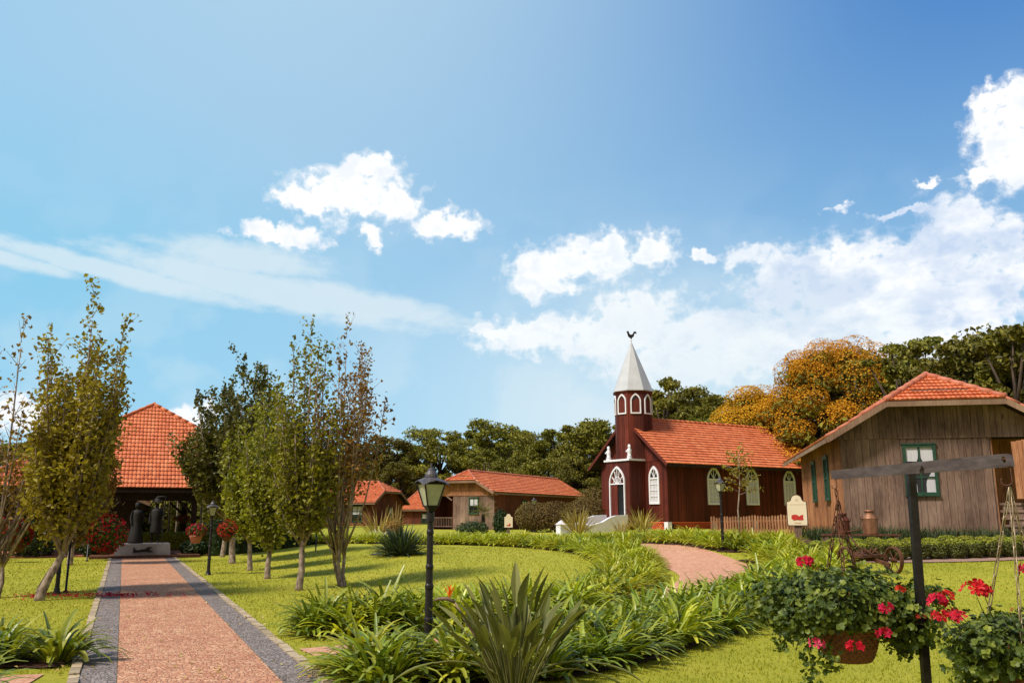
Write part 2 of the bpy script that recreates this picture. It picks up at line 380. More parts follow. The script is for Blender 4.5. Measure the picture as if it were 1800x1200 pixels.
LM['hedge'] = leafmat('dark_hedge_leaf', [(.15, (.010, .022, .006)), (.5, (.025, .05, .012)), (.9, (.06, .10, .02))], .5, .2, .1, 1.)
LM['cycad'] = leafmat('blue_green_frond', [(.15, (.018, .035, .018)), (.5, (.05, .075, .038)), (.9, (.12, .15, .08))], .45, .15, .1, 1.)
LM['strel'] = leafmat('grey_green_paddle_leaf', [(.1, (.055, .06, .016)), (.45, (.135, .145, .035)), (.8, (.24, .24, .07)), (.98, (.36, .30, .11))], .5, .25, .1, 2., .3)
LM['straw'] = leafmat('straw_leaf', [(.15, (.20, .13, .035)), (.5, (.36, .26, .07)), (.9, (.55, .45, .16))], .6, .3, .1, 1.)
LM['straw_ball'] = leafmat('ochre_grass_tuft', [(.15, (.20, .11, .025)), (.5, (.33, .20, .05)), (.9, (.45, .32, .10))], .7, .3, .1, 1.)
LM['duskgrass'] = leafmat('dark_tussock_leaf', [(.15, (.018, .03, .012)), (.5, (.045, .065, .022)), (.9, (.10, .13, .035))], .6, .2, .1, 1.)
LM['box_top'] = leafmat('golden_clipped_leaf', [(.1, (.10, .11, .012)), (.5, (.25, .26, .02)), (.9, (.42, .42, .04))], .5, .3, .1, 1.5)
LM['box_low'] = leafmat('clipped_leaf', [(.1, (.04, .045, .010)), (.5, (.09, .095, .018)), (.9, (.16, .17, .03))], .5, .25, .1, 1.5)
LM['geran'] = leafmat('geranium_leaf', [(.1, (.018, .03, .006)), (.4, (.055, .08, .010)), (.66, (.13, .16, .018)), (.85, (.27, .28, .035)), (.97, (.40, .27, .08))], .5, .25, .05, 3., .35)
LM['red'] = leafmat('crimson_petal', [(.1, (.38, .004, .008)), (.5, (.60, .008, .014)), (.95, (.74, .03, .035))], .5, .3, .05, 3., .3, (1., .6, .6))
LM['pink'] = leafmat('pink_petal', [(.1, (.70, .02, .10)), (.5, (.80, .04, .14)), (.95, (.85, .12, .22))], .5, .3, .05, 3., .3, (1., .6, .6))
LM['crimson'] = leafmat('deep_red_petal', [(.1, (.22, .005, .015)), (.5, (.45, .012, .035)), (.95, (.65, .04, .07))], .6, .3, .1, 3., .2, (1., .6, .6))
LM['orange'] = leafmat('orange_petal', [(.1, (.8, .20, .01)), (.5, (.85, .28, .02)), (.95, (.9, .38, .05))], .5, .3, .0, 3.)
LM['white_fl'] = leafmat('cream_petal', [(.1, (.45, .42, .25)), (.5, (.6, .58, .42)), (.95, (.75, .72, .6))], .6, .3, .0, 3.)
LM['litter'] = leafmat('fallen_leaf', [(.1, (.22, .11, .03)), (.5, (.5, .38, .10)), (.95, (.62, .55, .25))], .7, .2, .0, 3.)
LM['grass'] = leafmat('lawn_blade', [(.1, (.17, .19, .012)), (.5, (.31, .33, .022)), (.9, (.45, .45, .04))], .6, .35, .0, .7, .2)
LM['brownbush'] = leafmat('brownish_shrub_leaf', [(.15, (.07, .045, .015)), (.5, (.16, .11, .03)), (.9, (.25, .19, .05))], .7, .3, .1, 1.)

def lawnmat():
    m, t, b = newmat('lawn'); v = coords(t)
    f = tmath(t, 'ADD', tmath(t, 'MULTIPLY', tnoise(t, v, .45, 8, .7), .62), tmath(t, 'ADD', tmath(t, 'MULTIPLY', tnoise(t, v, 9, 6, .75), .35), tmath(t, 'MULTIPLY', tnoise(t, v, 70, 3, .7), .3)))
    col = ramp(t, f, [(.34, (.15, .14, .015)), (.50, (.25, .26, .022)), (.62, (.33, .32, .028)), (.80, (.46, .40, .05))])
    t.links.new(col, b.inputs['Base Color']); b.inputs['Roughness'].default_value = .9; b.inputs['Specular IOR Level'].default_value = .15
    bump(t, b, tnoise(t, v, 60, 5, .8), .7, .03); return m
M['lawn'] = lawnmat()
def cobble(name, c1, c2, c3, joint, scale, jw=.10, bs=.8):
    m, t, b = newmat(name); v = coords(t)
    wv = tnoise(t, v, 2.2, 3, .5)
    ad = t.nodes.new('ShaderNodeVectorMath'); ad.operation = 'ADD'; t.links.new(v, ad.inputs[0])
    cb = t.nodes.new('ShaderNodeCombineXYZ'); t.links.new(tmath(t, 'MULTIPLY', wv, .25), cb.inputs[0]); t.links.new(cb.outputs[0], ad.inputs[1])
    e = t.nodes.new('ShaderNodeTexVoronoi'); e.feature = 'DISTANCE_TO_EDGE'; e.inputs['Scale'].default_value = scale; t.links.new(ad.outputs[0], e.inputs['Vector'])
    c = t.nodes.new('ShaderNodeTexVoronoi'); c.inputs['Scale'].default_value = scale; t.links.new(ad.outputs[0], c.inputs['Vector'])
    s = t.nodes.new('ShaderNodeSeparateColor'); t.links.new(c.outputs['Color'], s.inputs[0])
    big = tnoise(t, v, .8, 4, .6)
    f = tmath(t, 'ADD', tmath(t, 'MULTIPLY', s.outputs[0], .6), tmath(t, 'MULTIPLY', big, .45))
    col = ramp(t, f, [(.15, c1), (.5, c2), (.85, c3)])
    g = t.nodes.new('ShaderNodeMapRange'); t.links.new(e.outputs['Distance'], g.inputs[0])
    for i, x in enumerate((jw * .35, jw, .75, 0.)): g.inputs[i + 1].default_value = x
    # joints break up: only some of them read dark
    jn = t.nodes.new('ShaderNodeMapRange'); t.links.new(tnoise(t, v, 7, 4, .7), jn.inputs[0])
    for i, x in enumerate((.40, .60, .15, 1.)): jn.inputs[i + 1].default_value = x
    col = tmix(t, tmath(t, 'MULTIPLY', g.outputs[0], jn.outputs[0]), col, joint)
    t.links.new(col, b.inputs['Base Color']); b.inputs['Roughness'].default_value = .8; b.inputs['Specular IOR Level'].default_value = .25
    h = t.nodes.new('ShaderNodeMapRange'); t.links.new(e.outputs['Distance'], h.inputs[0])
    for i, x in enumerate((0., jw * 1.6, 0., 1.)): h.inputs[i + 1].default_value = x
    hh = tmath(t, 'ADD', h.outputs[0], tmath(t, 'MULTIPLY', tnoise(t, v, 40, 3, .6), .4))
    bump(t, b, hh, bs, .02); return m
M['cobble_red'] = cobble('salmon_cobbles', (.47, .19, .105), (.62, .29, .165), (.74, .44, .26), (.24, .085, .055), 21)
M['cobble_grey'] = cobble('grey_cobbles', (.17, .135, .12), (.26, .21, .19), (.36, .30, .27), (.09, .065, .055), 20)
M['ring_gravel'] = cobble('salmon_ring_paving', (.46, .21, .13), (.56, .28, .17), (.64, .36, .23), (.3, .13, .08), 22, .06, .4)


# ================================================================== SETTING
def lines(a, b, step):
    n = max(1, int(round((b - a) / step))); return [a + (b - a) * i / n for i in range(n + 1)]
def grid_mesh(xs, ys, h):
    mb = MB(); nx = len(xs)
    mb.v = [(x, y, h(x, y)) for y in ys for x in xs]
    mb.f = [(j * nx + i, j * nx + i + 1, (j + 1) * nx + i + 1, (j + 1) * nx + i) for j in range(len(ys) - 1) for i in range(nx - 1)]
    return mb
xs = [-400, -200, -100] + lines(-60, -16, 4) + lines(-15, 18, .5) + lines(20, 60, 4) + [100, 200, 400]
ys = [-60, -20] + lines(-6, 1, 1) + lines(1.5, 50, .5) + lines(52, 70, 2) + [90, 120, 200, 500]
tag(grid_mesh(xs, ys, G).build('ground', M['lawn'], smooth=True), kind='structure')
def pathsheet(name, a0, a1, b0, b1, z, mat):
    mb = MB()
    bs = lines(b0, b1, .5); 
    for i in range(len(bs) - 1):
        q = [P2(a0, bs[i]), P2(a1, bs[i]), P2(a1, bs[i + 1]), P2(a0, bs[i + 1])]
        mb.add([(p.x, p.y, z) for p in q], [(0, 1, 2, 3)])
    return tag(mb.build(name, mat), kind='structure')
pathsheet('main_path', .075, 1.545, 1.5, 36.1, .012, M['cobble_red'])
pathsheet('path_border', -.27, .07, 1.5, 36.1, .010, M['cobble_grey'])
pathsheet('path_border', 1.55, 1.89, 1.5, 36.1, .010, M['cobble_grey'])
rnd = random.Random(3)
mb = MB()
for side, gaps in ((-.325, (7.9, 9.6)), (1.945, (7.9, 9.6))):
    b = 1.5
    while b < 36:
        L_ = rnd.uniform(.24, .42); off = rnd.uniform(-.012, .012); h = rnd.uniform(.018, .032)
        c = [P2(side - .05 + off, b), P2(side + .05 + off, b), P2(side + .05 + off, b + L_ - .015), P2(side - .05 + off, b + L_ - .015)]
        mb.hexa([(p.x, p.y, -.05) for p in c], [(p.x, p.y, h) for p in c]); b += L_
tag(mb.build('kerb', plain('kerb_stone', (.30, .22, .13), (.48, .37, .24), 6, .8, bmp=.5, isl=.35)), kind='structure')

def smoothline(pts, n=8):
    pts = [Vector((*p, 0)) if len(p) == 2 else Vector(p) for p in pts]; out_ = []
    P = [pts[0] * 2 - pts[1]] + pts + [pts[-1] * 2 - pts[-2]]
    for i in range(1, len(P) - 2):
        for k in range(n):
            t = k / n; a, b, c, d = P[i - 1], P[i], P[i + 1], P[i + 2]
            out_.append(.5 * ((2 * b) + (-a + c) * t + (2 * a - 5 * b + 4 * c - d) * t * t + (-a + 3 * b - 3 * c + d) * t ** 3))
    out_.append(pts[-1]); return out_
def ribbon(name, pts, wd, z, mat, n=8, m=6, jit=0):
    L_ = smoothline(pts, n); mb = MB(); r_ = random.Random(7)
    for i, p in enumerate(L_):
        t = (L_[min(i + 1, len(L_) - 1)] - L_[max(i - 1, 0)]).normalized(); nrm = Vector((t.y, -t.x, 0))
        w = wd(i / (len(L_) - 1)) if callable(wd) else wd
        for k in range(m + 1):
            e = (k / m - .5) * w * (1 + (jit * r_.uniform(-1, 1) if k in (0, m) else 0)); q = p + nrm * e
            mb.v.append((q.x, q.y, G(q.x, q.y) + z))
    for i in range(len(L_) - 1):
        for k in range(m):
            a = i * (m + 1) + k; mb.f.append((a, a + 1, a + m + 2, a + m + 1))
    return mb.build(name, mat, smooth=True)
RING = [(-2.15, 10.15), (-.9, 10.9), (.4, 12.1), (1.7, 13.8), (2.9, 15.6), (4.0, 17.6), (4.6, 19.6), (4.55, 22), (4.25, 24.5), (3.6, 27.5), (2.2, 31), (-.5, 34.2), (-4, 36.6)]
tag(ribbon('ring_path', RING, 1.75, .014, M['ring_gravel']), kind='structure')
tag(ribbon('cross_path', [(-4.6, 8.45), (-6.5, 8.0), (-9, 7.4), (-12, 6.8)], 1.6, .012, M['ring_gravel']), kind='structure')
INNER = [(-2.75, 12.55), (-1.9, 12.6), (-.6, 13.2), (.6, 14.5), (1.5, 16.2), (2.25, 18.3), (2.75, 20.4), (2.95, 22.6), (2.75, 25), (2.3, 28), (.7, 32.2), (-1.5, 34.5), (-4, 35.5), (-7, 36.8), (-9.9, 39.2)]
OUTER = [(-1.25, 9.05), (-.5, 9.35), (.35, 9.8), (1.1, 10.8), (2.0, 12.1), (2.9, 13.5), (3.9, 15.0), (5.2, 16.6), (6.15, 18.2), (6.5, 19.6), (6.3, 21.5)]
FAR = [(7.0, 22.6), (6.2, 23.1), (5.75, 24.3), (5.35, 26.3), (4.6, 29.5), (3.2, 33), (.8, 36), (-3, 38.4)]
tag(ribbon('soil_bed', INNER, 1.25, .022, M['soil'], jit=.12), kind='structure')
tag(ribbon('soil_bed', OUTER, 1.55, .024, M['soil'], jit=.12), kind='structure')
tag(ribbon('soil_bed', FAR, 1.2, .022, M['soil'], jit=.12), kind='structure')
tag(ribbon('soil_bed', [(-4.9, 9.95), (-6, 9.8), (-7.5, 9.4), (-9, 8.9)], .75, .022, M['soil'], jit=.15), kind='structure')
tag(ribbon('soil_bed', [(-4.45, 7.1), (-5.4, 7.0), (-7, 6.5)], .8, .020, M['soil'], jit=.15), kind='structure')
tag(ribbon('gravel_bed', [(6.7, 20.2), (8, 20.3), (9.5, 20.4), (12.2, 21.2), (15, 21.8)], 1.35, .022, M['pink_gravel'], jit=.05), kind='structure')
tag(ribbon('soil_bed', [(7.9, 23.6), (9.6, 23.6), (12, 23.2), (15, 22.9)], 1.9, .02, M['soil'], jit=.1), kind='structure')

# ================================================================== ROOFS AND WALLS
def tile_face(mb, poly, tw=.13, row=.25, lift=.045, wave=.024, seed=0):
    """courses of curved clay tiles over a planar convex polygon whose first edge is the eave"""
    p = [Vector(q) for q in poly]; U = (p[1] - p[0]).normalized()
    Nn = Vector((0, 0, 0))
    for i in range(len(p)): Nn += p[i].cross(p[(i + 1) % len(p)])
    Nn.normalize(); V = Nn.cross(U); o = p[0]
    q = [((a - o).dot(U), (a - o).dot(V)) for a in p]
    def span(v):
        xs_ = []
        for i in range(len(q)):
            (x0, y0), (x1, y1) = q[i], q[(i + 1) % len(q)]
            if abs(y1 - y0) < 1e-9:
                if abs(y0 - v) < 1e-6: xs_ += [x0, x1]
                continue
            t = (v - y0) / (y1 - y0)
            if -1e-6 <= t <= 1 + 1e-6: xs_.append(x0 + (x1 - x0) * t)
        return (min(xs_), max(xs_)) if xs_ else (0, 0)
    vmax = max(b for a, b in q); n = int(math.ceil(vmax / row)); r_ = random.Random(seed)
    rs = 3
    for k in range(n):
        vb = k * row; vt = min(vb + row * 1.04, vmax)
        a0, a1 = span(vb + 1e-4); b0, b1 = span(vt - 1e-4)
        u0 = math.floor(min(a0, b0) / tw); u1 = math.ceil(max(a1, b1) / tw)
        for c in range(u0, u1):
            if (c + 1) * tw < min(a0, b0) or c * tw > max(a1, b1): continue
            jl = r_.uniform(-.006, .010); pts = []
            for s_ in range(rs + 1):
                u = (c + s_ / rs) * tw; h = wave * sin(pi * s_ / rs)
                ub = min(max(u, a0), a1); ut = min(max(u, b0), b1)
                pb = o + U * ub + V * vb + Nn * (h + lift + jl); pt = o + U * ut + V * vt + Nn * (h + .004)
                pl = o + U * ub + V * (vb + .01) + Nn * (h * .2 - .005)
                pts.append((pb, pt, pl))
            vs = [x for t in pts for x in t]; fs = []
            for s_ in range(rs):
                a = s_ * 3; b = a + 3
                fs += [(a, b, b + 1, a + 1), (a + 2, b + 2, b, a)]
            mb.add(vs, fs)
    return mb
def slab(mb, poly, th, off=0.):
    p = [Vector(q) for q in poly]; Nn = Vector((0, 0, 0))
    for i in range(len(p)): Nn += p[i].cross(p[(i + 1) % len(p)])
    Nn.normalize(); n = len(p)
    a = [q + Nn * off for q in p]; b = [q + Nn * (off - th) for q in p]
    mb.add(a + b, [tuple(range(n)), tuple(range(2 * n - 1, n - 1, -1))] + [(i, i + n, (i + 1) % n + n, (i + 1) % n) for i in range(n)])
def ridgecaps(mb, a, b, r=.095, L_=.38):
    a = Vector(a); b = Vector(b); d = b - a; n = max(1, int(d.length / L_)); 
    for i in range(n):
        p = a + d * (i / n); q = a + d * ((i + 1.06) / n) 
        mb.tube([p + Vector((0, 0, .035)), q + Vector((0, 0, .015))], [r, r * .82], 10)
def beam(mb, a, b, w, h, up=(0, 0, 1)):
    a = Vector(a); b = Vector(b); t = (b - a).normalized(); s_ = t.cross(Vector(up)).normalized(); u = s_.cross(t)
    c = [s_ * (w / 2) + u * (h / 2), s_ * (-w / 2) + u * (h / 2), s_ * (-w / 2) - u * (h / 2), s_ * (w / 2) - u * (h / 2)]
    mb.hexa([a + x for x in c], [b + x for x in c])

def wallframe(p0, d, nrm):
    """(s, out, z) -> local"""
    return lambda s, o, z: (p0[0] + d[0] * s + nrm[0] * o, p0[1] + d[1] * s + nrm[1] * o, z)
def boards(mb, fr, s0, s1, z0, ztop, bw=.2, th=.03, holes=(), seed=0, battens=None, jit=.006, gap=.005):
    r_ = random.Random(seed); s = s0
    while s < s1 - .01:
        w = bw * r_.uniform(.82, 1.15); e = min(s + w, s1)
        if s1 - e < bw * .4: e = s1
        segs = [(z0, None)]
        for (h0, h1, g0, g1) in holes:
            if e > h0 + .02 and s < h1 - .02:
                n_ = []
                for a, b in segs:
                    if b is None or b > g1:
                        if g0 > a: n_.append((a, g0))
                        n_.append((g1, b))
                    else: n_.append((a, b))
                segs = n_
        o = r_.uniform(0, jit)
        for a, b in segs:
            za = ztop(s + .003) if b is None else b; zb = ztop(e - .003) if b is None else b
            if za <= a or zb <= a: continue
            g_ = gap
            lo = [fr(s + g_, 0, a), fr(e - g_, 0, a), fr(e - g_, th + o, a), fr(s + g_, th + o, a)]
            hi = [fr(s + g_, 0, za), fr(e - g_, 0, zb), fr(e - g_, th + o, zb), fr(s + g_, th + o, za)]
            mb.hexa(lo, hi)
        s = e
    return mb
def backing(mb, fr, s0, s1, z0, ztop, th=.04):
    n = 16
    for i in range(n):
        a = s0 + (s1 - s0) * i / n; b = s0 + (s1 - s0) * (i + 1) / n
        if ztop(a) <= z0 or ztop(b) <= z0: continue
        mb.hexa([fr(a, -th, z0), fr(b, -th, z0), fr(b, -.002, z0), fr(a, -.002, z0)], [fr(a, -th, ztop(a)), fr(b, -th, ztop(b)), fr(b, -.002, ztop(b)), fr(a, -.002, ztop(a))])
def window(parent, fr, s, z, w, h, fmat, cur='tied', bars=(1, 1), out=.035, dz=0, fw=.07):
    """framed sash window in a board wall: frame > glass, curtain"""
    mb = MB()
    mb.box(s - fw, s, out, out + .055, z - fw, z + h + fw, fr); mb.box(s + w, s + w + fw, out, out + .055, z - fw, z + h + fw, fr)
    mb.box(s, s + w, out, out + .053, z - fw, z, fr); mb.box(s, s + w, out, out + .053, z + h, z + h + fw, fr)
    mb.box(s - fw - .03, s + w + fw + .03, out, out + .075, z + h + fw, z + h + fw + .035, fr)
    mb.box(s - fw - .02, s + w + fw + .02, out, out + .08, z - fw - .03, z - fw, fr)
    nx, nz_ = bars
    for i in range(nx):
        x = s + w * (i + 1) / (nx + 1); mb.box(x - .018, x + .018, out + .006, out + .034, z, z + h, fr)
    for i in range(nz_):
        y = z + h * (i + 1) / (nz_ + 1); mb.box(s, s + w, out + .007, out + .036, y - .02, y + .02, fr)
    f = mb.build('window', fmat, parent, dz=dz)
    g = MB(); g.box(s, s + w, out - .004, out + .003, z, z + h, fr); g.build('pane', M['glass_doorway_dark'], f, dz=0) if not dz else g.build('pane', M['glass_doorway_dark'], f, dz=dz)
    c = MB()
    if cur == 'tied':
        for (a, b, sg) in ((s, s + w / 2, 1), (s + w, s + w / 2, -1)):
            n = 12
            for i in range(n):
                t0, t1 = i / n, (i + 1) / n
                def wid(t):
                    return (w * .46) * (1 - .72 * math.exp(-((t - .52) / .16) ** 2)) * (1. if t < .5 else .72)
                z0_, z1_ = z + h * (1 - t0), z + h * (1 - t1)
                v_ = [fr(a, out + .004, z0_), fr(a + sg * wid(t0), out + .0055, z0_), fr(a + sg * wid(t1), out + .0055, z1_), fr(a, out + .004, z1_)]
                c.add(v_, [(0, 1, 2, 3)])
    elif cur == 'full':
        c.box(s + .01, s + w - .01, out + .0035, out + .0055, z, z + h, fr)
    elif cur == 'half':
        c.box(s + .01, s + w - .01, out + .0035, out + .0055, z + h * .45, z + h, fr)
    if c.v: c.build('curtain', M['curtain'], f, dz=dz)
    return f

def house(name, label, loc, az_y, W_, L_, zg, zw, slope, ovx, ovf, cw, wall, gable, sidewall, hip=.63, porch=None, front_h=None, battens=False, bw=.2, holes_side=(), ovb=.5, fascia='fascia_wood', group=None, cat='house', bh=0.):
    """timber house, gable clipped by a small tiled hip. Local x along the front, y into the depth. zg: height where gable boards start"""
    t = thing(name, label, cat, loc, R(-az_y), group)
    cx = W_ / 2; zR = zw + slope * W_ / 2; he = W_ / 2 + ovx; ze = zw - slope * ovx; zc = zR - slope * cw
    dh = (zR - zc) / hip; yf = -ovf; yb = L_ + ovb
    Rp = [(cx + he, yf, ze), (cx + he, yb, ze), (cx, yb - bh, zR), (cx, yf + dh, zR), (cx + cw, yf, zc)]
    Lp = [(cx - he, yb, ze), (cx - he, yf, ze), (cx - cw, yf, zc), (cx, yf + dh, zR), (cx, yb - bh, zR)]
    Hp = [(cx - cw, yf, zc), (cx + cw, yf, zc), (cx, yf + dh, zR)]
    faces = [Rp, Lp, Hp]
    if bh: faces.append([(cx + he, yb, ze), (cx - he, yb, ze), (cx, yb - bh, zR)])
    mb = MB()
    for i, p in enumerate(faces): tile_face(mb, p, seed=i)
    roof = mb.build('roof', M['tile'], t, smooth=False)
    mb = MB()
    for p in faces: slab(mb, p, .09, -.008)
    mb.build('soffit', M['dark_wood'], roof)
    mb = MB(); ridgecaps(mb, (cx, yf + dh, zR + .02), (cx, yb - bh, zR + .02)); ridgecaps(mb, (cx - cw, yf, zc + .02), (cx, yf + dh, zR + .02)); ridgecaps(mb, (cx + cw, yf, zc + .02), (cx, yf + dh, zR + .02))
    ridgecaps(mb, (cx - he, yf + .03, ze + .01), (cx - cw, yf + .03, zc + .01), .06); ridgecaps(mb, (cx + he, yf + .03, ze + .01), (cx + cw, yf + .03, zc + .01), .06)
    if bh: ridgecaps(mb, (cx - he, yb, ze), (cx, yb - bh, zR)); ridgecaps(mb, (cx + he, yb, ze), (cx, yb - bh, zR))
    mb.build('ridge_caps', M['ridge'], roof, smooth=True)
    mb = MB(); dn = -.085
    for sx in (-1, 1):
        beam(mb, (cx + sx * (he + .01), yf - .02, ze + dn), (cx + sx * cw, yf - .02, zc + dn), .035, .16)
        beam(mb, (cx + sx * (he + .02), yf, ze + dn - .01), (cx + sx * (he + .02), yb, ze + dn - .01), .035, .12)
    beam(mb, (cx - cw, yf - .021, zc + dn - .01), (cx + cw, yf - .021, zc + dn - .01), .035, .15)
    mb.build('bargeboard', M[fascia], roof)
    top = lambda s: min(zR - slope * abs(s - cx), zc + .5) - .12
    FF = wallframe((0, 0), (1, 0), (0, -1))
    holes = []
    if porch: holes.append((porch[0], porch[1], -1, zg))
    mb = MB(); boards(mb, FF, 0, W_, -.25, lambda s: min(zg, top(s)), bw, .03, holes, 1)
    if porch:
        a, b, dp = porch
        backing(mb, FF, 0, a, -.2, lambda s: min(zg, top(s)))
        if b < W_ - .1: backing(mb, FF, b, W_, -.2, lambda s: min(zg, top(s)))
    else: backing(mb, FF, 0, W_, -.2, lambda s: min(zg, top(s)))
    w1 = mb.build('front_wall', M[wall], t)
    mb = MB(); n = 60
    boards(mb, lambda s, o, z: FF(s, o + .035, z), -.25, W_ + .25, zg - .06, top, bw * .8, .025, (), 2)
    backing(mb, lambda s, o, z: FF(s, o + .03, z), -.2, W_ + .2, zg - .03, top)
    mb.build('gable', M[gable], t)
    SL = wallframe((0, L_), (0, -1), (-1, 0)); SR = wallframe((W_, 0), (0, 1), (1, 0)); SB = wallframe((W_, L_), (-1, 0), (0, 1))
    flat = lambda s: zw - .05
    mb = MB()
    y0 = 0
    boards(mb, SL, 0, L_ , -.25, flat, bw, .03, (), 3)
    backing(mb, SL, 0, L_, -.2, flat)
    if battens:
        r_ = random.Random(5); s = .0
        while s < L_:
            mb.box(s, s + .035, .03, .055, -.25, zw - .06, SL); s += .105 * r_.uniform(.9, 1.1)
    mb.build('side_wall', M[sidewall], t)
    mb = MB(); pr = porch[2] if porch and porch[1] > W_ - .2 else 0
    boards(mb, SR, pr, L_, -.25, flat, bw, .03, (), 4); backing(mb, SR, pr, L_, -.2, flat)
    mb.build('side_wall', M[sidewall], t)
    mb = MB(); boards(mb, SB, 0, W_, -.25, lambda s: (zw - .05 if bh else zR - slope * abs(s - cx) - .12), bw, .03, (), 6); backing(mb, SB, 0, W_, -.2, lambda s: (zw - .05 if bh else zR - slope * abs(s - cx) - .12))
    mb.build('back_wall', M[wall], t)
    if porch:
        a, b, dp = porch
        mb = MB(); PB = wallframe((a, dp), (1, 0), (0, -1)); boards(mb, PB, 0, b - a, -.2, lambda s: zg + .05, bw, .03, (), 8); backing(mb, PB, 0, b - a, -.2, lambda s: zg + .05)
        for xx, nx in ((a + .0, 1), (b, -1)):
            if 0.2 < xx < W_ - .2:
                PS = wallframe((xx, 0 if nx < 0 else dp), (0, 1 if nx < 0 else -1), (nx, 0)); boards(mb, PS, 0, dp, -.2, lambda s: zg + .05, bw, .03, (), 9)
        mb.build('porch_wall', M[sidewall], t)
        mb = MB(); mb.box(a + .035, b, .0, dp - .03, -.2, .02); mb.build('porch_floor', M['dark_wood'], t)
        mb = MB(); mb.box(a + .03, b, .02, dp - .01, zg + .02, zg + .07); mb.build('porch_ceiling', M['dark_wood'], t)
    t['_d'] = 0; del t['_d']
    return t, dict(FF=FF, SL=SL, SR=SR, SB=SB, top=top, zR=zR, zc=zc, cx=cx)

# ---- weathered house on the right
hr, hd = house('timber_house', 'weathered grey board house with green window frames behind the milk cans', (9.8, 25.63, 1.03), 12, 5.74, 9.4, 2.84, 3.07, .60, .45, .6, 1.6,
               'grey_wood', 'grey_wood', 'warm_wood', hip=.56, porch=(4.13, 5.74, 1.8), battens=True, bw=.21, ovb=2.9)
window(hr, hd['FF'], 1.80, 1.22, .74, 1.30, M['green_paint'], 'tied', (1, 2), fw=.08)
for sy in (2.45, 5.5):
    f = hd['SL']; s = 9.4 - sy - .45
    window(hr, f, s, 1.12, .72, 1.24, M['green_paint'], '', (1, 1), out=.06)
mb = MB()        # open shutter-like board door leaning out of the porch
q = lambda s, o, z: (4.55 + s * .93, -.35 - s * .36 - o, z)
for i in range(12): mb.box(i * .13, i * .13 + .118, 0, .03, 1.02, 2.62 + i * .02, q)
for i in range(12): mb.box(i * .13 + .11, i * .13 + .14, .03, .05, 1.02, 2.62 + i * .02, q)
dr = mb.build('open_board_door', M['warm_wood'], hr)
mb = MB(); mb.tube([(5.08, -.66, 1.45), (5.24, -.68, 1.86), (5.3, -.66, 1.98), (5.38, -.64, 1.86)], .028, 6); mb.build('door_hook', M['black_iron'], dr)
mb = MB()        # plank steps beside the porch
for i in range(5): mb.box(4.2, 6.2, -.95 + i * .19, -.4 + i * .19, .05 + i * .2, .11 + i * .2)
for i in range(5): mb.box(4.22, 6.18, -.92 + i * .19, -.90 + i * .19, -.12 + i * .2, .05 + i * .2)
mb.build('porch_steps', M['grey_wood'], hr)

# ---- house behind the street lamp (middle)
AX = 26
ox = Vector((-1.2, 59.38)) - Vector((cos(R(-AX)), sin(R(-AX)))) * 4.84
h2, hd = house('timber_house', 'long brown board house with open corner porch right of the near street lamp', (ox.x, ox.y, .62), AX, 4.84, 16.5, 2.36, 2.62, .58, .15, .45, 1.18,
               'grey_wood', 'warm_wood', 'brown_wood', hip=.62, porch=(0, 1.6, 1.9), bw=.24)
window(h2, hd['FF'], 2.95, 1.15, .62, .95, M['green_paint'], 'half', (1, 1))
window(h2, hd['SR'], 4.3, .85, .75, 1.1, M['green_paint'], 'tied', (1, 1))
mb = MB(); mb.box(-.06, .06, -.06, .06, 0, 2.36); beam(mb, (0, -.02, 1.9), (.5, -.02, 2.34), .07, .08); beam(mb, (1.0, -.02, 2.34), (1.5, -.02, 2.0), .07, .08); mb.build('porch_post', M['grey_wood'], h2)
mb = MB(); mb.box(0.06, 1.6, -.03, .03, .78, .84); mb.box(.06, 1.6, -.02, .02, .18, .23)
for i in range(11): mb.box(.14 + i * .135, .17 + i * .135, -.015, .015, .23, .78)
mb.build('railing', M['grey_wood'], h2)

# ---- small house between the trees (left of middle)
h3, hd = house('timber_house', 'small red brown house with a paned side window, seen through bare tree stems', (-13.2, 81.5, .25), -73, 7.0, 8.0, 2.3, 2.75, .52, .5, .6, 1.9,
               'brown_wood', 'brown_wood', 'brown_wood', hip=.6, bw=.28)
window(h3, hd['FF'], 3.9, .95, .7, 1.05, M['green_paint'], 'half', (1, 1))
window(h3, hd['SL'], 8 - 1.9, .8, .95, 1.35, M['green_paint'], 'half', (1, 2))
mb = MB(); mb.box(-.9, -.8, .5, 7.6, .55, .62); mb.box(-.9, -.8, .5, 7.6, .25, .32)
for i in range(9): mb.box(-.89, -.81, .5 + i * .86, .58 + i * .86, -.2, .6)
mb.build('veranda_rail', M['picket'], h3)
h4, hd = house('timber_house', 'low far house showing only its tiled slope behind the lamp head', (-4.4, 95, .1), -90, 6.6, 7.6, 1.75, 2.3, .58, .35, .5, 1.4,
               'brown_wood', 'brown_wood', 'brown_wood', hip=.6, bw=.3, bh=1.9)
window(h4, hd['SL'], 2.2, .7, .8, .9, M['green_paint'], 'half', (1, 1))
for s_ in (4.6, 6.2):
    window(h4, hd['SL'], s_, .7, .8, .9, M['green_paint'], 'half', (1, 1))

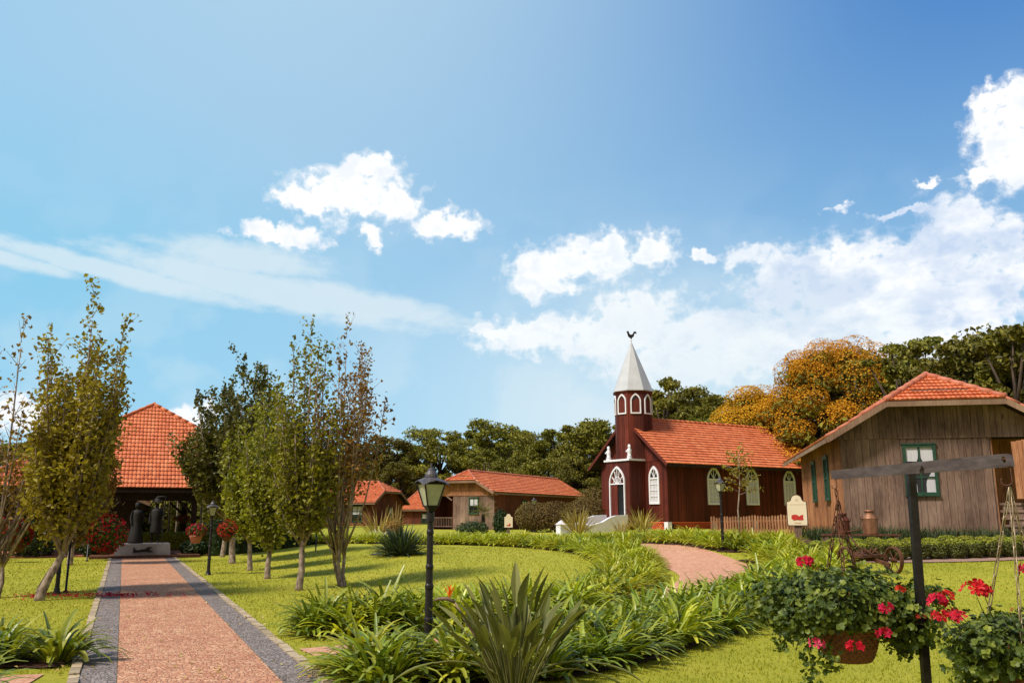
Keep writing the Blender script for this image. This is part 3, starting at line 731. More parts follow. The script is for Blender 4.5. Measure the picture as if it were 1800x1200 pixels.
# ================================================================== CHURCH
CH = thing('church', 'dark red board chapel with white arched windows and a pale octagonal spire', 'church', (8.1, 45.05, .85), R(-57))
CB = .85
def arch(w, hs, h, n=8, s0=0., z0=0., inset=0.):
    w2 = w / 2 - inset; base_ = z0 + inset; hs_ = z0 + hs; ah = h - hs - inset * 1.4
    pts = [(s0 - w2, base_), (s0 - w2, hs_)]
    for i in range(1, n):
        a = i / n * pi / 3; pts.append((s0 + w2 - 2 * w2 * cos(a), hs_ + ah * sin(a) / sin(pi / 3)))
    pts.append((s0, hs_ + ah))
    for i in range(n - 1, 0, -1):
        a = i / n * pi / 3; pts.append((s0 - w2 + 2 * w2 * cos(a), hs_ + ah * sin(a) / sin(pi / 3)))
    return pts + [(s0 + w2, hs_), (s0 + w2, base_)]
def gothic(parent, fr, s, z, w, h, hs, kind='sash', fw=.10, out=.035):
    f_ = lambda a, o, b: fr(a, o, b)
    mb = MB(); mb.ring(arch(w, hs, h, 8, s, z), arch(w, hs, h, 8, s, z, fw), out, out + .06, f_)
    if kind == 'sash':
        mb.box(s - w / 2 + fw, s + w / 2 - fw, out + .002, out + .05, z + hs - .04, z + hs + .04, f_)
        for k in range(1, 3): mb.box(s - w / 2 + fw + (w - 2 * fw) * k / 3 - .014, s - w / 2 + fw + (w - 2 * fw) * k / 3 + .014, out + .003, out + .032, z + fw, z + hs - .04, f_)
        for k in range(1, 4): 
            zz = z + fw + (hs - fw) * k / 4; mb.box(s - w / 2 + fw, s + w / 2 - fw, out + .004, out + .034, zz - .014, zz + .014, f_)
        for a in (-1, 0, 1):   # fan tracery
            b0 = (s, z + hs + .03); b1 = (s + a * w * .26, z + hs + (h - hs) * (.62 if a else .8))
            d_ = Vector((b1[0] - b0[0], b1[1] - b0[1])).normalized(); n_ = Vector((-d_.y, d_.x)) * .014
            mb.prism([(b0[0] + n_.x, b0[1] + n_.y), (b0[0] - n_.x, b0[1] - n_.y), (b1[0] - n_.x, b1[1] - n_.y), (b1[0] + n_.x, b1[1] + n_.y)], out + .005, out + .035, f_)
    f = mb.build('window' if kind != 'door' else 'door_frame', M['white_paint'], parent, dz=CB)
    mb = MB(); mb.prism(arch(w, hs, h, 8, s, z, fw * .6), out - .01, out + .001, f_); mb.build('pane', M['glass_doorway_dark'], f, dz=CB)
    if kind == 'sash':
        mb = MB(); mb.box(s - w / 2 + fw, s + w / 2 - fw, out, out + .0025, z + fw, z + hs - .04, f_); mb.build('curtain', M['curtain'], f, dz=CB)
    elif kind == 'louvre':
        mb = MB(); mb.box(s - w / 2 + fw, s + w / 2 - fw, out, out + .012, z + fw, z + hs + (h - hs) * .2, f_); mb.build('shutter', M['red_wood'], f, dz=CB)
    return f
CW, CL, CC = 5.4, 10.9, -2.7
cs = .81; czR = 6.85; ceav = czR - cs * 3.25
Rp = [(CC + 3.25, -.5, ceav), (CC + 3.25, CL + .3, ceav), (CC, CL + .3, czR), (CC, -.5, czR)]
Lp = [(CC - 3.25, CL + .3, ceav), (CC - 3.25, -.5, ceav), (CC, -.5, czR), (CC, CL + .3, czR)]
mb = MB(); tile_face(mb, Rp, row=.245, seed=1, lift=.05); tile_face(mb, Lp, row=.245, seed=2); rf = mb.build('roof', M['tile'], CH, dz=CB)
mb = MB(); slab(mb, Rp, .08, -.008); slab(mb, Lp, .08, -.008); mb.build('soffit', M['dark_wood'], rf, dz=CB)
mb = MB(); ridgecaps(mb, (CC, -.5, czR + .02), (CC, CL + .3, czR + .02)); mb.build('ridge_caps', M['tile'], rf, smooth=True, dz=CB)
mb = MB()
for sx in (-1, 1):
    for yy in (-.52, CL + .32): beam(mb, (CC + sx * 3.27, yy, ceav - .07), (CC + sx * .02, yy, czR - .07), .03, .15)
mb.build('bargeboard', M['red_wood'], rf, dz=CB)
mb = MB(); 
for sx in (-1, 1): beam(mb, (CC + sx * 3.27, -.45, ceav - .09), (CC + sx * 3.27, CL + .25, ceav - .09), .03, .11)
mb.build('eave_board', M['dark_wood'], rf, dz=CB)
fl = 1.26
ctop = lambda s: czR - cs * abs(s - CW / 2) - .12
FFc = wallframe((-CW, 0), (1, 0), (0, -1)); SRc = wallframe((0, 0), (0, 1), (1, 0)); SLc = wallframe((-CW, CL), (0, -1), (-1, 0)); SBc = wallframe((0, CL), (-1, 0), (0, 1))
mb = MB(); boards(mb, FFc, 0, CW, fl, lambda s: min(ctop(s), 4.45), .16, .03, (), 1); boards(mb, lambda s, o, z: FFc(s, o + .02, z), -.1, CW + .1, 4.42, ctop, .16, .03, (), 2); backing(mb, FFc, 0, CW, fl, ctop)
mb.build('front_wall', M['red_wood'], CH, dz=CB)
mb = MB(); boards(mb, SRc, 0, CL, fl, lambda s: 4.5, .16, .03, (), 3); backing(mb, SRc, 0, CL, fl, lambda s: 4.5); mb.box(-.05, .05, -.05, .05, fl, 4.5); mb.build('side_wall', M['red_wood'], CH, dz=CB)
mb = MB(); boards(mb, SLc, 0, CL, fl, lambda s: 4.5, .16, .03, (), 4); backing(mb, SLc, 0, CL, fl, lambda s: 4.5); mb.build('side_wall', M['red_wood'], CH, dz=CB)
mb = MB(); boards(mb, SBc, 0, CW, fl, ctop, .16, .03, (), 5); backing(mb, SBc, 0, CW, fl, ctop); mb.build('back_wall', M['red_wood'], CH, dz=CB)
gothic(CH, FFc, CW - .95, 2.17, .78, 2.0, 1.35)
for sy in (3.35, 6.35, 9.5): gothic(CH, SRc, sy, 2.15, 1.0, 2.05, 1.35)
# foundation lattice and white piers
mb = MB()
def lat(fr, s0, s1, z0, z1, st=.16):
    s = s0 - (z1 - z0)
    while s < s1:
        for sg in (1, -1):
            a, b = (s, s + (z1 - z0)) if sg > 0 else (s + (z1 - z0), s)
            za, zb = z0, z1
            if min(a, b) < s0 or max(a, b) > s1: continue
            o = .0 if sg > 0 else .012
            n_ = .022
            mb.hexa([fr(a - n_, o, za), fr(a + n_, o, za), fr(a + n_, o + .01, za), fr(a - n_, o + .01, za)], [fr(b - n_, o, zb), fr(b + n_, o, zb), fr(b + n_, o + .01, zb), fr(b - n_, o + .01, zb)])
        s += st
    mb.box(s0, s1, .013 + .012, .04, z1 - .03, z1 + .01, fr); mb.box(s0, s1, .025, .04, z0 - .01, z0 + .03, fr)
lat(SRc, .15, CL, .68, 1.24); lat(FFc, CW - 1.6, CW - .12, .68, 1.24); lat(FFc, .1, CW - 3.7, .68, 1.24)
mb.build('lattice_skirt', M['lattice'], CH, dz=CB)
mb = MB(); mb.box(-CW + .1, -.1, .1, CL - .1, .6, 1.22); mb.build('floor_base', M['dark_wood'], CH, dz=CB)
for (x, y) in ((-.06, -.0), (-.0, 3.2), (0, 6.4), (0, 9.6), (-1.62, -.02)):
    mb = MB(); mb.box(x - .14, x + .14, y - .14, y + .14, .5, 1.255); mb.build('pier', M['white_paint'], CH, dz=CB)
# porch block
px0, px1, pd_ = -3.62, -1.70, 1.08
mb = MB()
PF = wallframe((px0, -pd_), (1, 0), (0, -1)); PR = wallframe((px1, -pd_), (0, 1), (1, 0)); PL = wallframe((px0, 0), (0, -1), (-1, 0))
dc = (px1 - px0) / 2 - .02
boards(mb, PF, 0, px1 - px0, 1.0, lambda s: 4.45, .15, .03, ((dc - .58, dc + .58, 0, 3.25),), 7)
boards(mb, PR, 0, pd_, 1.0, lambda s: 4.45, .15, .03, (), 8); boards(mb, PL, 0, pd_, 1.0, lambda s: 4.45, .15, .03, (), 9)
mb.build('porch_wall', M['red_wood'], CH, dz=CB)
mb = MB(); mb.box(px0 - .1, px1 + .1, -pd_ - .12, -.04, 4.46, 4.56); mb.build('porch_ledge', M['white_paint'], CH, dz=CB)
# door: arched white frame with tracery, one leaf shut, one open
fd = MB(); fd.ring(arch(1.28, 2.02, 2.95, 10, dc, 1.25), arch(1.28, 2.02, 2.95, 10, dc, 1.25, .075), .03, .11, PF)
fd.box(dc - .57, dc + .57, .032, .09, 3.22, 3.28, PF)
for a in (-.42, -.2, 0, .2, .42):
    b1 = (dc + a, 3.27 + .78 * (1 - (abs(a) / .62) ** 1.6)); b0 = (dc + a * .25, 3.27)
    d_ = Vector((b1[0] - b0[0], b1[1] - b0[1])).normalized(); n_ = Vector((-d_.y, d_.x)) * .018
    fd.prism([(b0[0] + n_.x, b0[1] + n_.y), (b0[0] - n_.x, b0[1] - n_.y), (b1[0] - n_.x, b1[1] - n_.y), (b1[0] + n_.x, b1[1] + n_.y)], .034, .08, PF)
hoop = [(dc + .3 * cos(a * pi / 10), 3.27 + .36 * sin(a * pi / 10)) for a in range(11)]
fd.tube([PF(a, .055, b) for a, b in hoop], .018, 5)
dfr = fd.build('door_frame', M['white_paint'], CH, dz=CB)
mb = MB(); mb.prism(arch(1.2, 2.02, 2.87, 10, dc, 1.25), -.02, .004, PF); mb.build('doorway', M['glass_doorway_dark'], dfr, dz=CB)  # dark plate: fanlight glass, and painted shade for the interior behind the open leaf
mb = MB()
for i in range(4): mb.box(dc - .56 + i * .135, dc - .56 + i * .135 + .13, .006, .045, 1.25, 3.21, PF)
mb.build('door_leaf', M['red_wood'], dfr, dz=CB)
# ledge figures
for fx in (px0 + .12, px1 - .06):
    mb = MB(); mb.lathe([(.15, 0), (.16, .03), (.13, .06), (.13, .1), (.155, .12), (.10, .16), (.11, .3), (.13, .4), (.12, .5), (.05, .56), (.075, .6), (.09, .66), (.06, .74), (.01, .77)], 10, (fx, -pd_ + .06, 4.565))
    mb.tube([(fx - .1, -pd_ + .06, 5.05), (fx - .16, -pd_ - .04, 4.95), (fx - .05, -pd_ - .1, 4.92)], [.035, .03, .025], 6); mb.tube([(fx + .1, -pd_ + .06, 5.05), (fx + .17, -pd_ - .02, 5.15), (fx + .1, -pd_ - .06, 5.24)], [.035, .03, .025], 6)
    mb.build('ledge_figure', M['white_paint'], CH, smooth=True, dz=CB)
# octagonal tower
tcx, tcy, tr = -2.66, .12, 1.03
def octo(r, ph=R(22.5 + 12)): return [(tcx + r * cos(ph + i * pi / 4), tcy + r * sin(ph + i * pi / 4)) for i in range(8)]
oc = octo(tr); mb = MB(); wins = []
for i in range(8):
    a, b = Vector(oc[(i + 1) % 8]), Vector(oc[i]); d_ = (b - a); L_ = d_.length; d_.normalize(); nr = Vector((d_.y, -d_.x))
    if nr.dot((a + b) / 2 - Vector((tcx, tcy))) < 0: nr = -nr
    fr = wallframe(a, d_, nr); boards(mb, fr, 0, L_, 4.56, lambda s: 8.32, .14, .02, (), 20 + i); wins.append((fr, L_))
tw_ = mb.build('tower', M['red_wood'], CH, dz=CB)
mb = MB(); o1 = octo(tr - .01); mb.hexa  # core
mb.add([(x, y, 4.56) for x, y in o1] + [(x, y, 8.3) for x, y in o1], [tuple(range(8))[::-1], tuple(range(8, 16))] + [(i, (i + 1) % 8, (i + 1) % 8 + 8, i + 8) for i in range(8)])
mb.build('tower_core', M['red_wood'], tw_, dz=CB)
for fr, L_ in wins: gothic(tw_, fr, L_ / 2, 7.02, .58, 1.12, .68, 'louvre', .07, .022)
mb = MB(); mb.lathe([(tr + .07, 8.2), (tr + .10, 8.26), (tr + .10, 8.32)], 8, (tcx, tcy, 0), R(34.5)); mb.build('tower_cornice', M['red_wood'], tw_, dz=CB)
mb = MB(); mb.lathe([(tr + .13, 8.30), (tr + .12, 8.36), (.80, 9.25), (.42, 10.2), (.045, 11.12), (.012, 11.2)], 8, (tcx, tcy, 0), R(34.5)); sp = mb.build('spire', M['spire'], CH, dz=CB)
# rooster weathervane
mb = MB(); mb.lathe([(.02, 11.1), (.02, 11.25), (.07, 11.29), (.02, 11.33), (.015, 11.42)], 8, (tcx, tcy, 0)); mb.box(tcx - .16, tcx + .16, tcy - .01, tcy + .01, 11.28, 11.31); sp2 = mb.build('vane_rod', M['white_paint'], CH, dz=CB)
cock = [(-.02, 0), (.03, .0), (.05, .08), (.12, .12), (.17, .20), (.18, .30), (.26, .34), (.30, .28), (.31, .38), (.25, .45), (.15, .43), (.11, .33), (.06, .27), (-.03, .26), (-.09, .32), (-.12, .40), (-.14, .47), (-.18, .46), (-.20, .49), (-.22, .44), (-.27, .42), (-.22, .39), (-.22, .33), (-.19, .25), (-.17, .16), (-.10, .09), (-.04, .06)]
ca, sa_ = cos(R(57 - 0)), sin(R(57))
mb = MB(); mb.prism(cock, -.02, .02, lambda x, y, z: (tcx + x * ca * 1.0 - y * sa_, tcy + x * sa_ + y * ca, 11.36 + z)); mb.build('rooster_vane', M['black_iron'], CH, dz=CB)
# white stairs with curved parapets
stp = thing('entrance_stairs', 'white parapet walls flanking the steps up to the chapel door', 'stairs', (8.1, 45.05, .85), R(-57))
mb = MB(); mx = (px0 + px1) / 2
for i in range(5): mb.box(mx - .75, mx + .75, -pd_ - .12 - .4 * (i + 1), -pd_ - .12 - .4 * i, .5, 1.18 - i * .13)
mb.build('steps', M['stone'], stp, dz=CB)
for sx in (-1, 1):
    prof = [(-.1, .5), (-.1, 1.62), (-.9, 1.58), (-1.3, 1.48), (-1.8, 1.25), (-2.4, 1.12), (-2.9, 1.05), (-2.9, .5)]
    x0 = mx + sx * .88
    mb = MB(); mb.prism([(a, b) for a, b in prof], -.09, .09, lambda s, o, z: (x0 + o, -pd_ - .12 + s, z)); mb.build('parapet', M['white_paint'], stp, dz=CB)
    mb = MB(); yy = -pd_ - 3.2; mb.box(x0 - .2, x0 + .2, yy - .2, yy + .2, .5, 1.12); mb.add([(x0 - .24, yy - .24, 1.12), (x0 + .24, yy - .24, 1.12), (x0 + .24, yy + .24, 1.12), (x0 - .24, yy + .24, 1.12), (x0, yy, 1.36)], [(3, 2, 1, 0), (0, 1, 4), (1, 2, 4), (2, 3, 4), (3, 0, 4)])
    mb.build('end_pillar', M['white_paint'], stp, dz=CB)

# ================================================================== PAVILION
o2 = P2(3.33, 38.51)
PV = thing('open_pavilion', 'open pavilion with a tall orange tiled roof over the dark statues', 'pavilion', (o2.x, o2.y, 0), R(24.05))
ze = 2.70; A_ = (-8.95, 0, ze); B_ = (4.0, 0, ze); D_ = (-2.45, 3.85, ze + 3.85)
DB = 2 * 3.95
def mir(p): return (p[0], DB - p[1], p[2])
front = [A_, B_, D_]; back = [mir(B_), mir(A_), mir(D_)]
side1 = [B_, mir(B_), mir(D_), D_]; side3 = [mir(A_), A_, D_, mir(D_)]
mb = MB()
for i, p in enumerate((front, back, side1, side3)): tile_face(mb, p, tw=.15, row=.25, seed=10 + i, lift=.04, wave=.028)
pr_ = mb.build('roof', M['tile'], PV)
mb = MB()
for p in (front, back, side1, side3): slab(mb, p, .1, -.008)
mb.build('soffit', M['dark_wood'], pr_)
mb = MB()
for a, b in ((B_, D_), (A_, D_), (mir(B_), mir(D_)), (mir(A_), mir(D_)), (D_, mir(D_))): ridgecaps(mb, Vector(a) + Vector((0, 0, .03)), Vector(b) + Vector((0, 0, .03)), .08)
mb.build('ridge_caps', M['tile'], pr_, smooth=True)
mb = MB(); beam(mb, (-8.9, .03, ze - .13), (3.95, .03, ze - .13), .05, .12); beam(mb, (3.95, .0, ze - .13), (3.95, DB, ze - .13), .05, .12)
mb.build('fascia', M['dark_wood'], pr_)
mb = MB(); beam(mb, (-9, .45, ze - .36), (4.0, .45, ze - .36), .16, .30); beam(mb, (-.35, .5, ze - .36), (-.35, DB - .4, ze - .36), .15, .28); beam(mb, (-3.55, .2, ze - .42), (-3.55, DB, ze - .42), .15, .2)
mb.build('eave_beam', M['dark_wood'], PV)
for x, y in ((-.62, .45), (-5.9, .45), (-8.5, .45), (-.62, DB - .5), (-5.9, DB - .5), (-8.5, DB - .5), (3.4, .45), (3.4, DB - .5)):
    mb = MB(); mb.box(x - .11, x + .11, y - .11, y + .11, 0, ze - .5); beam(mb, (x - .1, y, ze - 1.0), (x - .65, y, ze - .5), .09, .1); mb.build('post', M['dark_wood'], PV)
mb = MB(); mb.box(-8.7, 3.7, -.35, DB, -.05, .05); mb.build('floor_slab', M['terracotta'], PV)
pt = thing('step_platform', 'low red brown step in front of the statue plinth', 'step', (P2(.85, 36.4).x, P2(.85, 36.4).y, 0), R(24.05))
mb = MB(); mb.box(-1.9, 2.0, -.3, 1.6, -.02, .10); mb.build('tread', M['rust'], pt)
pl = thing('statue_plinth', 'low pale marble plinth with a dark animal emblem under the two statues', 'plinth', (P2(.78, 36.5).x, P2(.78, 36.5).y, .1), R(24.05))
mb = MB(); mb.hexa([(-1.0, 0, 0), (1.0, 0, 0), (1.0, 1.5, 0), (-1.0, 1.5, 0)], [(-.95, .04, .42), (.97, .04, .42), (.97, 1.5, .42), (-.95, 1.5, .42)]); mb.build('block', M['plinth_stone'], pl)
fox = [(-.33, .10), (-.33, .24), (-.30, .28), (-.28, .19), (-.18, .16), (-.05, .19), (.08, .20), (.18, .27), (.33, .28), (.27, .22), (.22, .20), (.28, .14), (.38, .09), (.3, .08), (.1, .10), (-.1, .09), (-.36, .07)]
mb = MB(); mb.prism([(x, z + .03) for x, z in fox], -.02, .03); mb.build('emblem', M['bronze'], pl)

def skinned(name, pts, edges, radii, mat, parent, sub=2):
    me = bpy.data.meshes.new(name); me.from_pydata(pts, edges, []); me.materials.append(mat)
    o = bpy.data.objects.new(name, me); COL.objects.link(o); o.parent = parent
    if not me.skin_vertices:
        bpy.context.view_layer.objects.active = o; o.select_set(True)
    m = o.modifiers.new('skin', 'SKIN'); m.use_smooth_shade = True
    sv_ = me.skin_vertices[0].data
    for i, r in enumerate(radii): sv_[i].radius = r if isinstance(r, tuple) else (r, r)
    sv_[0].use_root = True
    s_ = o.modifiers.new('sub', 'SUBSURF'); s_.levels = sub; s_.render_levels = sub
    return o
# two bronze figures: long-coated woman and a man in a brimmed hat with a staff
def statue(name, label, x, hat, staff, turn, sc):
    p = P2(x, 37.15); t = thing(name, label, 'statue', (p.x, p.y, .52), R(24.05) + turn, scale=sc)
    pts = [(0, 0, .88), (0, 0, 1.12), (0, 0, 1.38), (0, 0, 1.50), (0, -.01, 1.60), (0, -.02, 1.74),
           (.19, 0, 1.40), (.27, -.03, 1.15), (.30 if staff else .24, -.16, .98 if not staff else 1.1), (.33 if staff else .22, -.2, .93 if not staff else 1.14),
           (-.19, 0, 1.40), (-.27, .02, 1.13), (-.26, -.08, .90), (-.25, -.11, .82),
           (.10, 0, .80), (.12, -.02, .46), (.13, 0, .10), (.13, -.12, .04), (-.10, 0, .80), (-.12, .03, .46), (-.13, .06, .10), (-.13, -.07, .04)]
    ed = [(0, 1), (1, 2), (2, 3), (3, 4), (4, 5), (2, 6), (6, 7), (7, 8), (8, 9), (2, 10), (10, 11), (11, 12), (12, 13), (0, 14), (14, 15), (15, 16), (16, 17), (0, 18), (18, 19), (19, 20), (20, 21)]
    ra = [.16, .15, (.17, .12), .055, .085, .09, .075, .055, .045, .04, .075, .055, .045, .04, .11, .075, .05, .045, .11, .075, .05, .045]
    skinned('body', pts, ed, ra, M['bronze'], t)
    mb = MB()
    if not staff: mb.lathe([(.33, .02), (.34, .1), (.27, .5), (.2, .9), (.19, 1.0), (.22, 1.3), (.20, 1.42), (.08, 1.5)], 16)
    else: mb.lathe([(.24, .42), (.25, .5), (.21, .85), (.20, 1.0), (.24, 1.36), (.19, 1.45), (.08, 1.5)], 16)
    mb.build('robe' if not staff else 'coat', M['bronze'], t, smooth=True)
    mb = MB()
    if hat: mb.lathe([(.23, 1.76), (.25, 1.775), (.12, 1.80), (.115, 1.90), (.06, 1.93)], 16); mb.tube([(-.22, 0, 1.77), (0, 0, 1.98), (.22, 0, 2.0), (.36, 0, 1.97)], [.03, .05, .04, .02], 6); mb.build('hat', M['bronze'], t, smooth=True)
    else: mb.lathe([(.10, 1.56), (.125, 1.66), (.12, 1.78), (.06, 1.84)], 12, (0, .02, 0)); mb.build('head_scarf', M['bronze'], t, smooth=True)
    if staff: mb = MB(); mb.tube([(.35, -.22, .0), (.34, -.2, 1.2), (.36, -.18, 2.05)], [.018, .018, .016], 6); mb.build('staff', M['bronze'], t)
    return t
statue('statue', 'dark bronze statue of a woman in a long robe, left on the plinth', .50, 0, 0, .3, .86)
statue('statue', 'dark bronze statue of a man in a hat holding a staff, right on the plinth', 1.20, 1, 1, -.2, .90)
# tiled building further left, mostly behind the tree
hl, hd = house('timber_house', 'dark low building whose tiled eave shows at the left frame edge', (-27.5, 41.5, 0), -24, 9, 7, 1.9, 2.4, .45, .4, .5, 2.5, 'dark_wood', 'dark_wood', 'dark_wood', bh=3.0)

# picket fence between chapel and grey house
fn = thing('picket_fence', 'brown wooden picket fence between the chapel and the grey house', 'fence', (7.4, 31.5, .95), 0)
a = Vector((7.2, 31.6, 0)); b = Vector((9.9, 29.2, 0)); n = 34; r_ = random.Random(2); base_ = Vector((7.4, 31.5, .95))
mb = MB(); beam(mb, a + Vector((0, .03, 1.1)) - base_, b + Vector((0, .03, 1.13)) - base_, .03, .05); beam(mb, a + Vector((0, .03, 1.38)) - base_, b + Vector((0, .03, 1.44)) - base_, .03, .05); mb.build('rail', M['picket'], fn)
mb = MB(); d_ = (b - a).normalized(); q = lambda s, o, z: (a.x + d_.x * s + d_.y * o - 7.4, a.y + d_.y * s - d_.x * o - 31.5, z - .95)
L_ = (b - a).length
for i in range(n):
    s = L_ * i / n; h = 1.52 + .1 * i / n + r_.uniform(-.03, .03); w = .068
    mb.prism([(s, .8), (s + w, .8), (s + w, h - .02), (s + w / 2, h + .02), (s, h - .02)], -.01, .012, q)
mb.build('pickets', M['picket'], fn)

# ================================================================== VEGETATION BUILDERS
def blade(mb, base, az, el, L_, w, droop, segs=5, fold=.25, tip=.15, wmax=.35):
    """arching strap leaf: starts at elevation el, bends over by droop radians"""
    p = Vector(base); n0 = len(mb.v); dx, dy = cos(az), sin(az); sx, sy = -dy, dx
    for i in range(segs + 1):
        t = i / segs; e = el - droop * t ** 1.5
        ww = w * (min(1., .45 + t / wmax * .55) if t < wmax else (1 - ((t - wmax) / (1 - wmax)) ** 1.8 * (1 - tip)) ) / 2
        nx, nz = -sin(e), cos(e)
        f = fold * ww
        mb.v.append((p.x + sx * ww + dx * nx * f, p.y + sy * ww + dy * nx * f, p.z + nz * f))
        mb.v.append(tuple(p))
        mb.v.append((p.x - sx * ww + dx * nx * f, p.y - sy * ww + dy * nx * f, p.z + nz * f))
        st = L_ / segs; p = p + Vector((dx * cos(e) * st, dy * cos(e) * st, sin(e) * st))
    for i in range(segs):
        a = n0 + i * 3; mb.f += [(a, a + 1, a + 4, a + 3), (a + 1, a + 2, a + 5, a + 4)]
def leafcard(mb, c, nrm, s, r_, asp=1.7, fold=.25):
    """one leaf: a folded lozenge of four points plus midrib"""
    n = Vector(nrm); 
    if n.length < 1e-6: n = Vector((0, 0, 1))
    n.normalize(); u = n.orthogonal().normalized(); a = r_.uniform(0, 2 * pi)
    w = n.cross(u); d = u * cos(a) + w * sin(a); e = n.cross(d)
    c = Vector(c); l = s * asp / 2; k = len(mb.v)
    mb.v += [tuple(c - d * l), tuple(c + e * (s * .5) - d * (l * .15) + n * (s * fold)), tuple(c + d * l), tuple(c - e * (s * .5) - d * (l * .15) + n * (s * fold))]
    mb.f += [(k, k + 2, k + 1), (k, k + 3, k + 2)]
def rsph(r_):
    z = r_.uniform(-1, 1); a = r_.uniform(0, 2 * pi); q = sqrt(1 - z * z); return Vector((q * cos(a), q * sin(a), z))
def leafball(mb, c, rad, n, s, r_, shell=.55, asp=1.5, up=.3, zmin=None, rn=.7):
    c = Vector(c)
    for i in range(n):
        d = rsph(r_); k = shell + (1 - shell) * r_.random() ** .6
        p = c + Vector((d.x * rad[0], d.y * rad[1], d.z * rad[2])) * k
        if zmin is not None and p.z < zmin: continue
        leafcard(mb, p, d + Vector((0, 0, up)) + rsph(r_) * rn, s * r_.uniform(.6, 1.3), r_, asp)

def agap_mesh(seed, n=86, L_=.56, w=.052):
    r_ = random.Random(seed); mb = MB()
    for i in range(n):
        az = r_.uniform(0, 2 * pi); q = r_.random() ** .75; rr = .16 * q
        el = R(80 - 50 * q + r_.uniform(-6, 6)); dr = (el + R(r_.uniform(20, 65))) * (.62 + .5 * q)
        if r_.random() < .06: dr *= .3
        blade(mb, (rr * cos(az), rr * sin(az), .0), az + r_.uniform(-.35, .35), el, L_ * r_.uniform(.72, 1.12) * (1.02 - .14 * q), w * r_.uniform(.75, 1.2), dr, 6, .3, .38)
    return mb
AG = []
for i in range(5):
    AG.append([agap_mesh(100 + i).build('agapanthus', LM['agap']), agap_mesh(200 + i).build('agapanthus', LM['agap_yellow'])])
AGU = set()
def ag_place(v, yellow_leaf, loc, rz, sc, label, group):
    src = AG[v][yellow_leaf]; key = (v, yellow_leaf)
    o = src if key not in AGU else src.copy()
    if key in AGU: COL.objects.link(o)
    AGU.add(key); o.location = loc; o.rotation_euler = (0, 0, rz); o.scale = sc
    return tag(o, label, 'plant', group)
def hedge_spots(pts, offs, step, seed, n=30):
    L_ = smoothline(pts, n); r_ = random.Random(seed); out_ = []
    acc = 0; last = L_[0]; d = [0]
    for p in L_[1:]: acc += (p - last).length; d.append(acc); last = p
    for k, o in enumerate(offs):
        s = step * .5 * (k % 2)
        while s < acc:
            i = max(j for j in range(len(d)) if d[j] <= s); j = min(i + 1, len(L_) - 1)
            t = 0 if d[j] == d[i] else (s - d[i]) / (d[j] - d[i]); p = L_[i].lerp(L_[j], t); tg = (L_[j] - L_[max(i - 1, 0)]).normalized()
            nx = Vector((tg.y, -tg.x, 0)); q = p + nx * (o + r_.uniform(-.07, .07)) + tg * r_.uniform(-.1, .1)
            out_.append((q.x, q.y, s / acc)); s += step * r_.uniform(.85, 1.15)
    return out_
spots = []
for x, y, s in hedge_spots(INNER[:9], (-.36, 0, .36), .46, 1): spots.append((x, y, 'inner', s))
for x, y, s in hedge_spots(INNER[8:], (-.3, .3), .55, 2): spots.append((x, y, 'back', s))
for x, y, s in hedge_spots(OUTER, (-.5, 0, .5), .46, 3): spots.append((x, y, 'outer', s))
for x, y, s in hedge_spots(FAR, (-.3, .3), .56, 4): spots.append((x, y, 'far', s))
for x, y, s in hedge_spots([(-5.0, 9.98), (-6.5, 9.6)], (0,), .5, 5): spots.append((x, y, 'left', s))
for x, y, s in hedge_spots([(-5.9, 10.4), (-7.6, 10.6)], (-.2, .3), .46, 7): spots.append((x, y, 'left', s))
for x, y, s in hedge_spots([(-4.55, 7.35), (-6, 7.2)], (-.15, .35), .40, 6): spots.append((x, y, 'leftfront', s))
LBL = {'inner': ('strap-leaved green plant in the inner hedge that rims the oval lawn', 'strap-leaved plants rimming the oval lawn'),
       'back': ('far strap-leaved plant in the hedge along the back of the oval lawn', 'strap-leaved plants behind the oval lawn'),
       'outer': ('arching strap-leaved plant in the front hedge along the lower right lawn', 'strap-leaved plants in the front hedge'),
       'far': ('yellow green strap-leaved plant in the hedge in front of the chapel', 'strap-leaved plants before the chapel'),
       'left': ('strap-leaved plant in the soil bed left of the cobbled path', 'strap-leaved plants left of the path'),
       'leftfront': ('strap-leaved plant at the lower left corner of the photo', 'strap-leaved plants at the lower left corner')}
def LBLF(zn, s):
    if zn == 'outer':
        w = ['broad green strap-leaved plant clustered round the foot of the nearest lantern', 'strap-leaved plant in the front hedge directly behind and right of the big paddle-leaved clump',
             'arching strap-leaved plant in the front hedge bordering the lower right lawn', 'yellow green strap-leaved plant in the front hedge behind the left geranium basket'][min(3, int(s * 4.2))]
    elif zn == 'inner':
        w = ['dark green strap-leaved plant at the front left corner of the oval lawn', 'strap-leaved plant in the inner hedge behind the nearest lantern and the paddle-leaved clump',
             'yellow green strap-leaved plant in the inner hedge where it meets the salmon ring path', 'yellow green strap-leaved plant at the right tip of the oval lawn before the chapel'][min(3, int(s * 4))]
    elif zn == 'far':
        w = 'yellow green strap-leaved plant in the hedge ' + ('before the picket fence and side lantern' if s < .3 else 'before the chapel stairs')
    else: return LBL[zn]
    return w, LBL[zn][1]
spots += [(-1.5, 9.2, 'outer', 0), (-1.35, 8.7, 'outer', 0)]
spots.sort(key=lambda s: s[0] ** 2 + s[1] ** 2)
r_ = random.Random(11); rest = MB(); cnt = 0
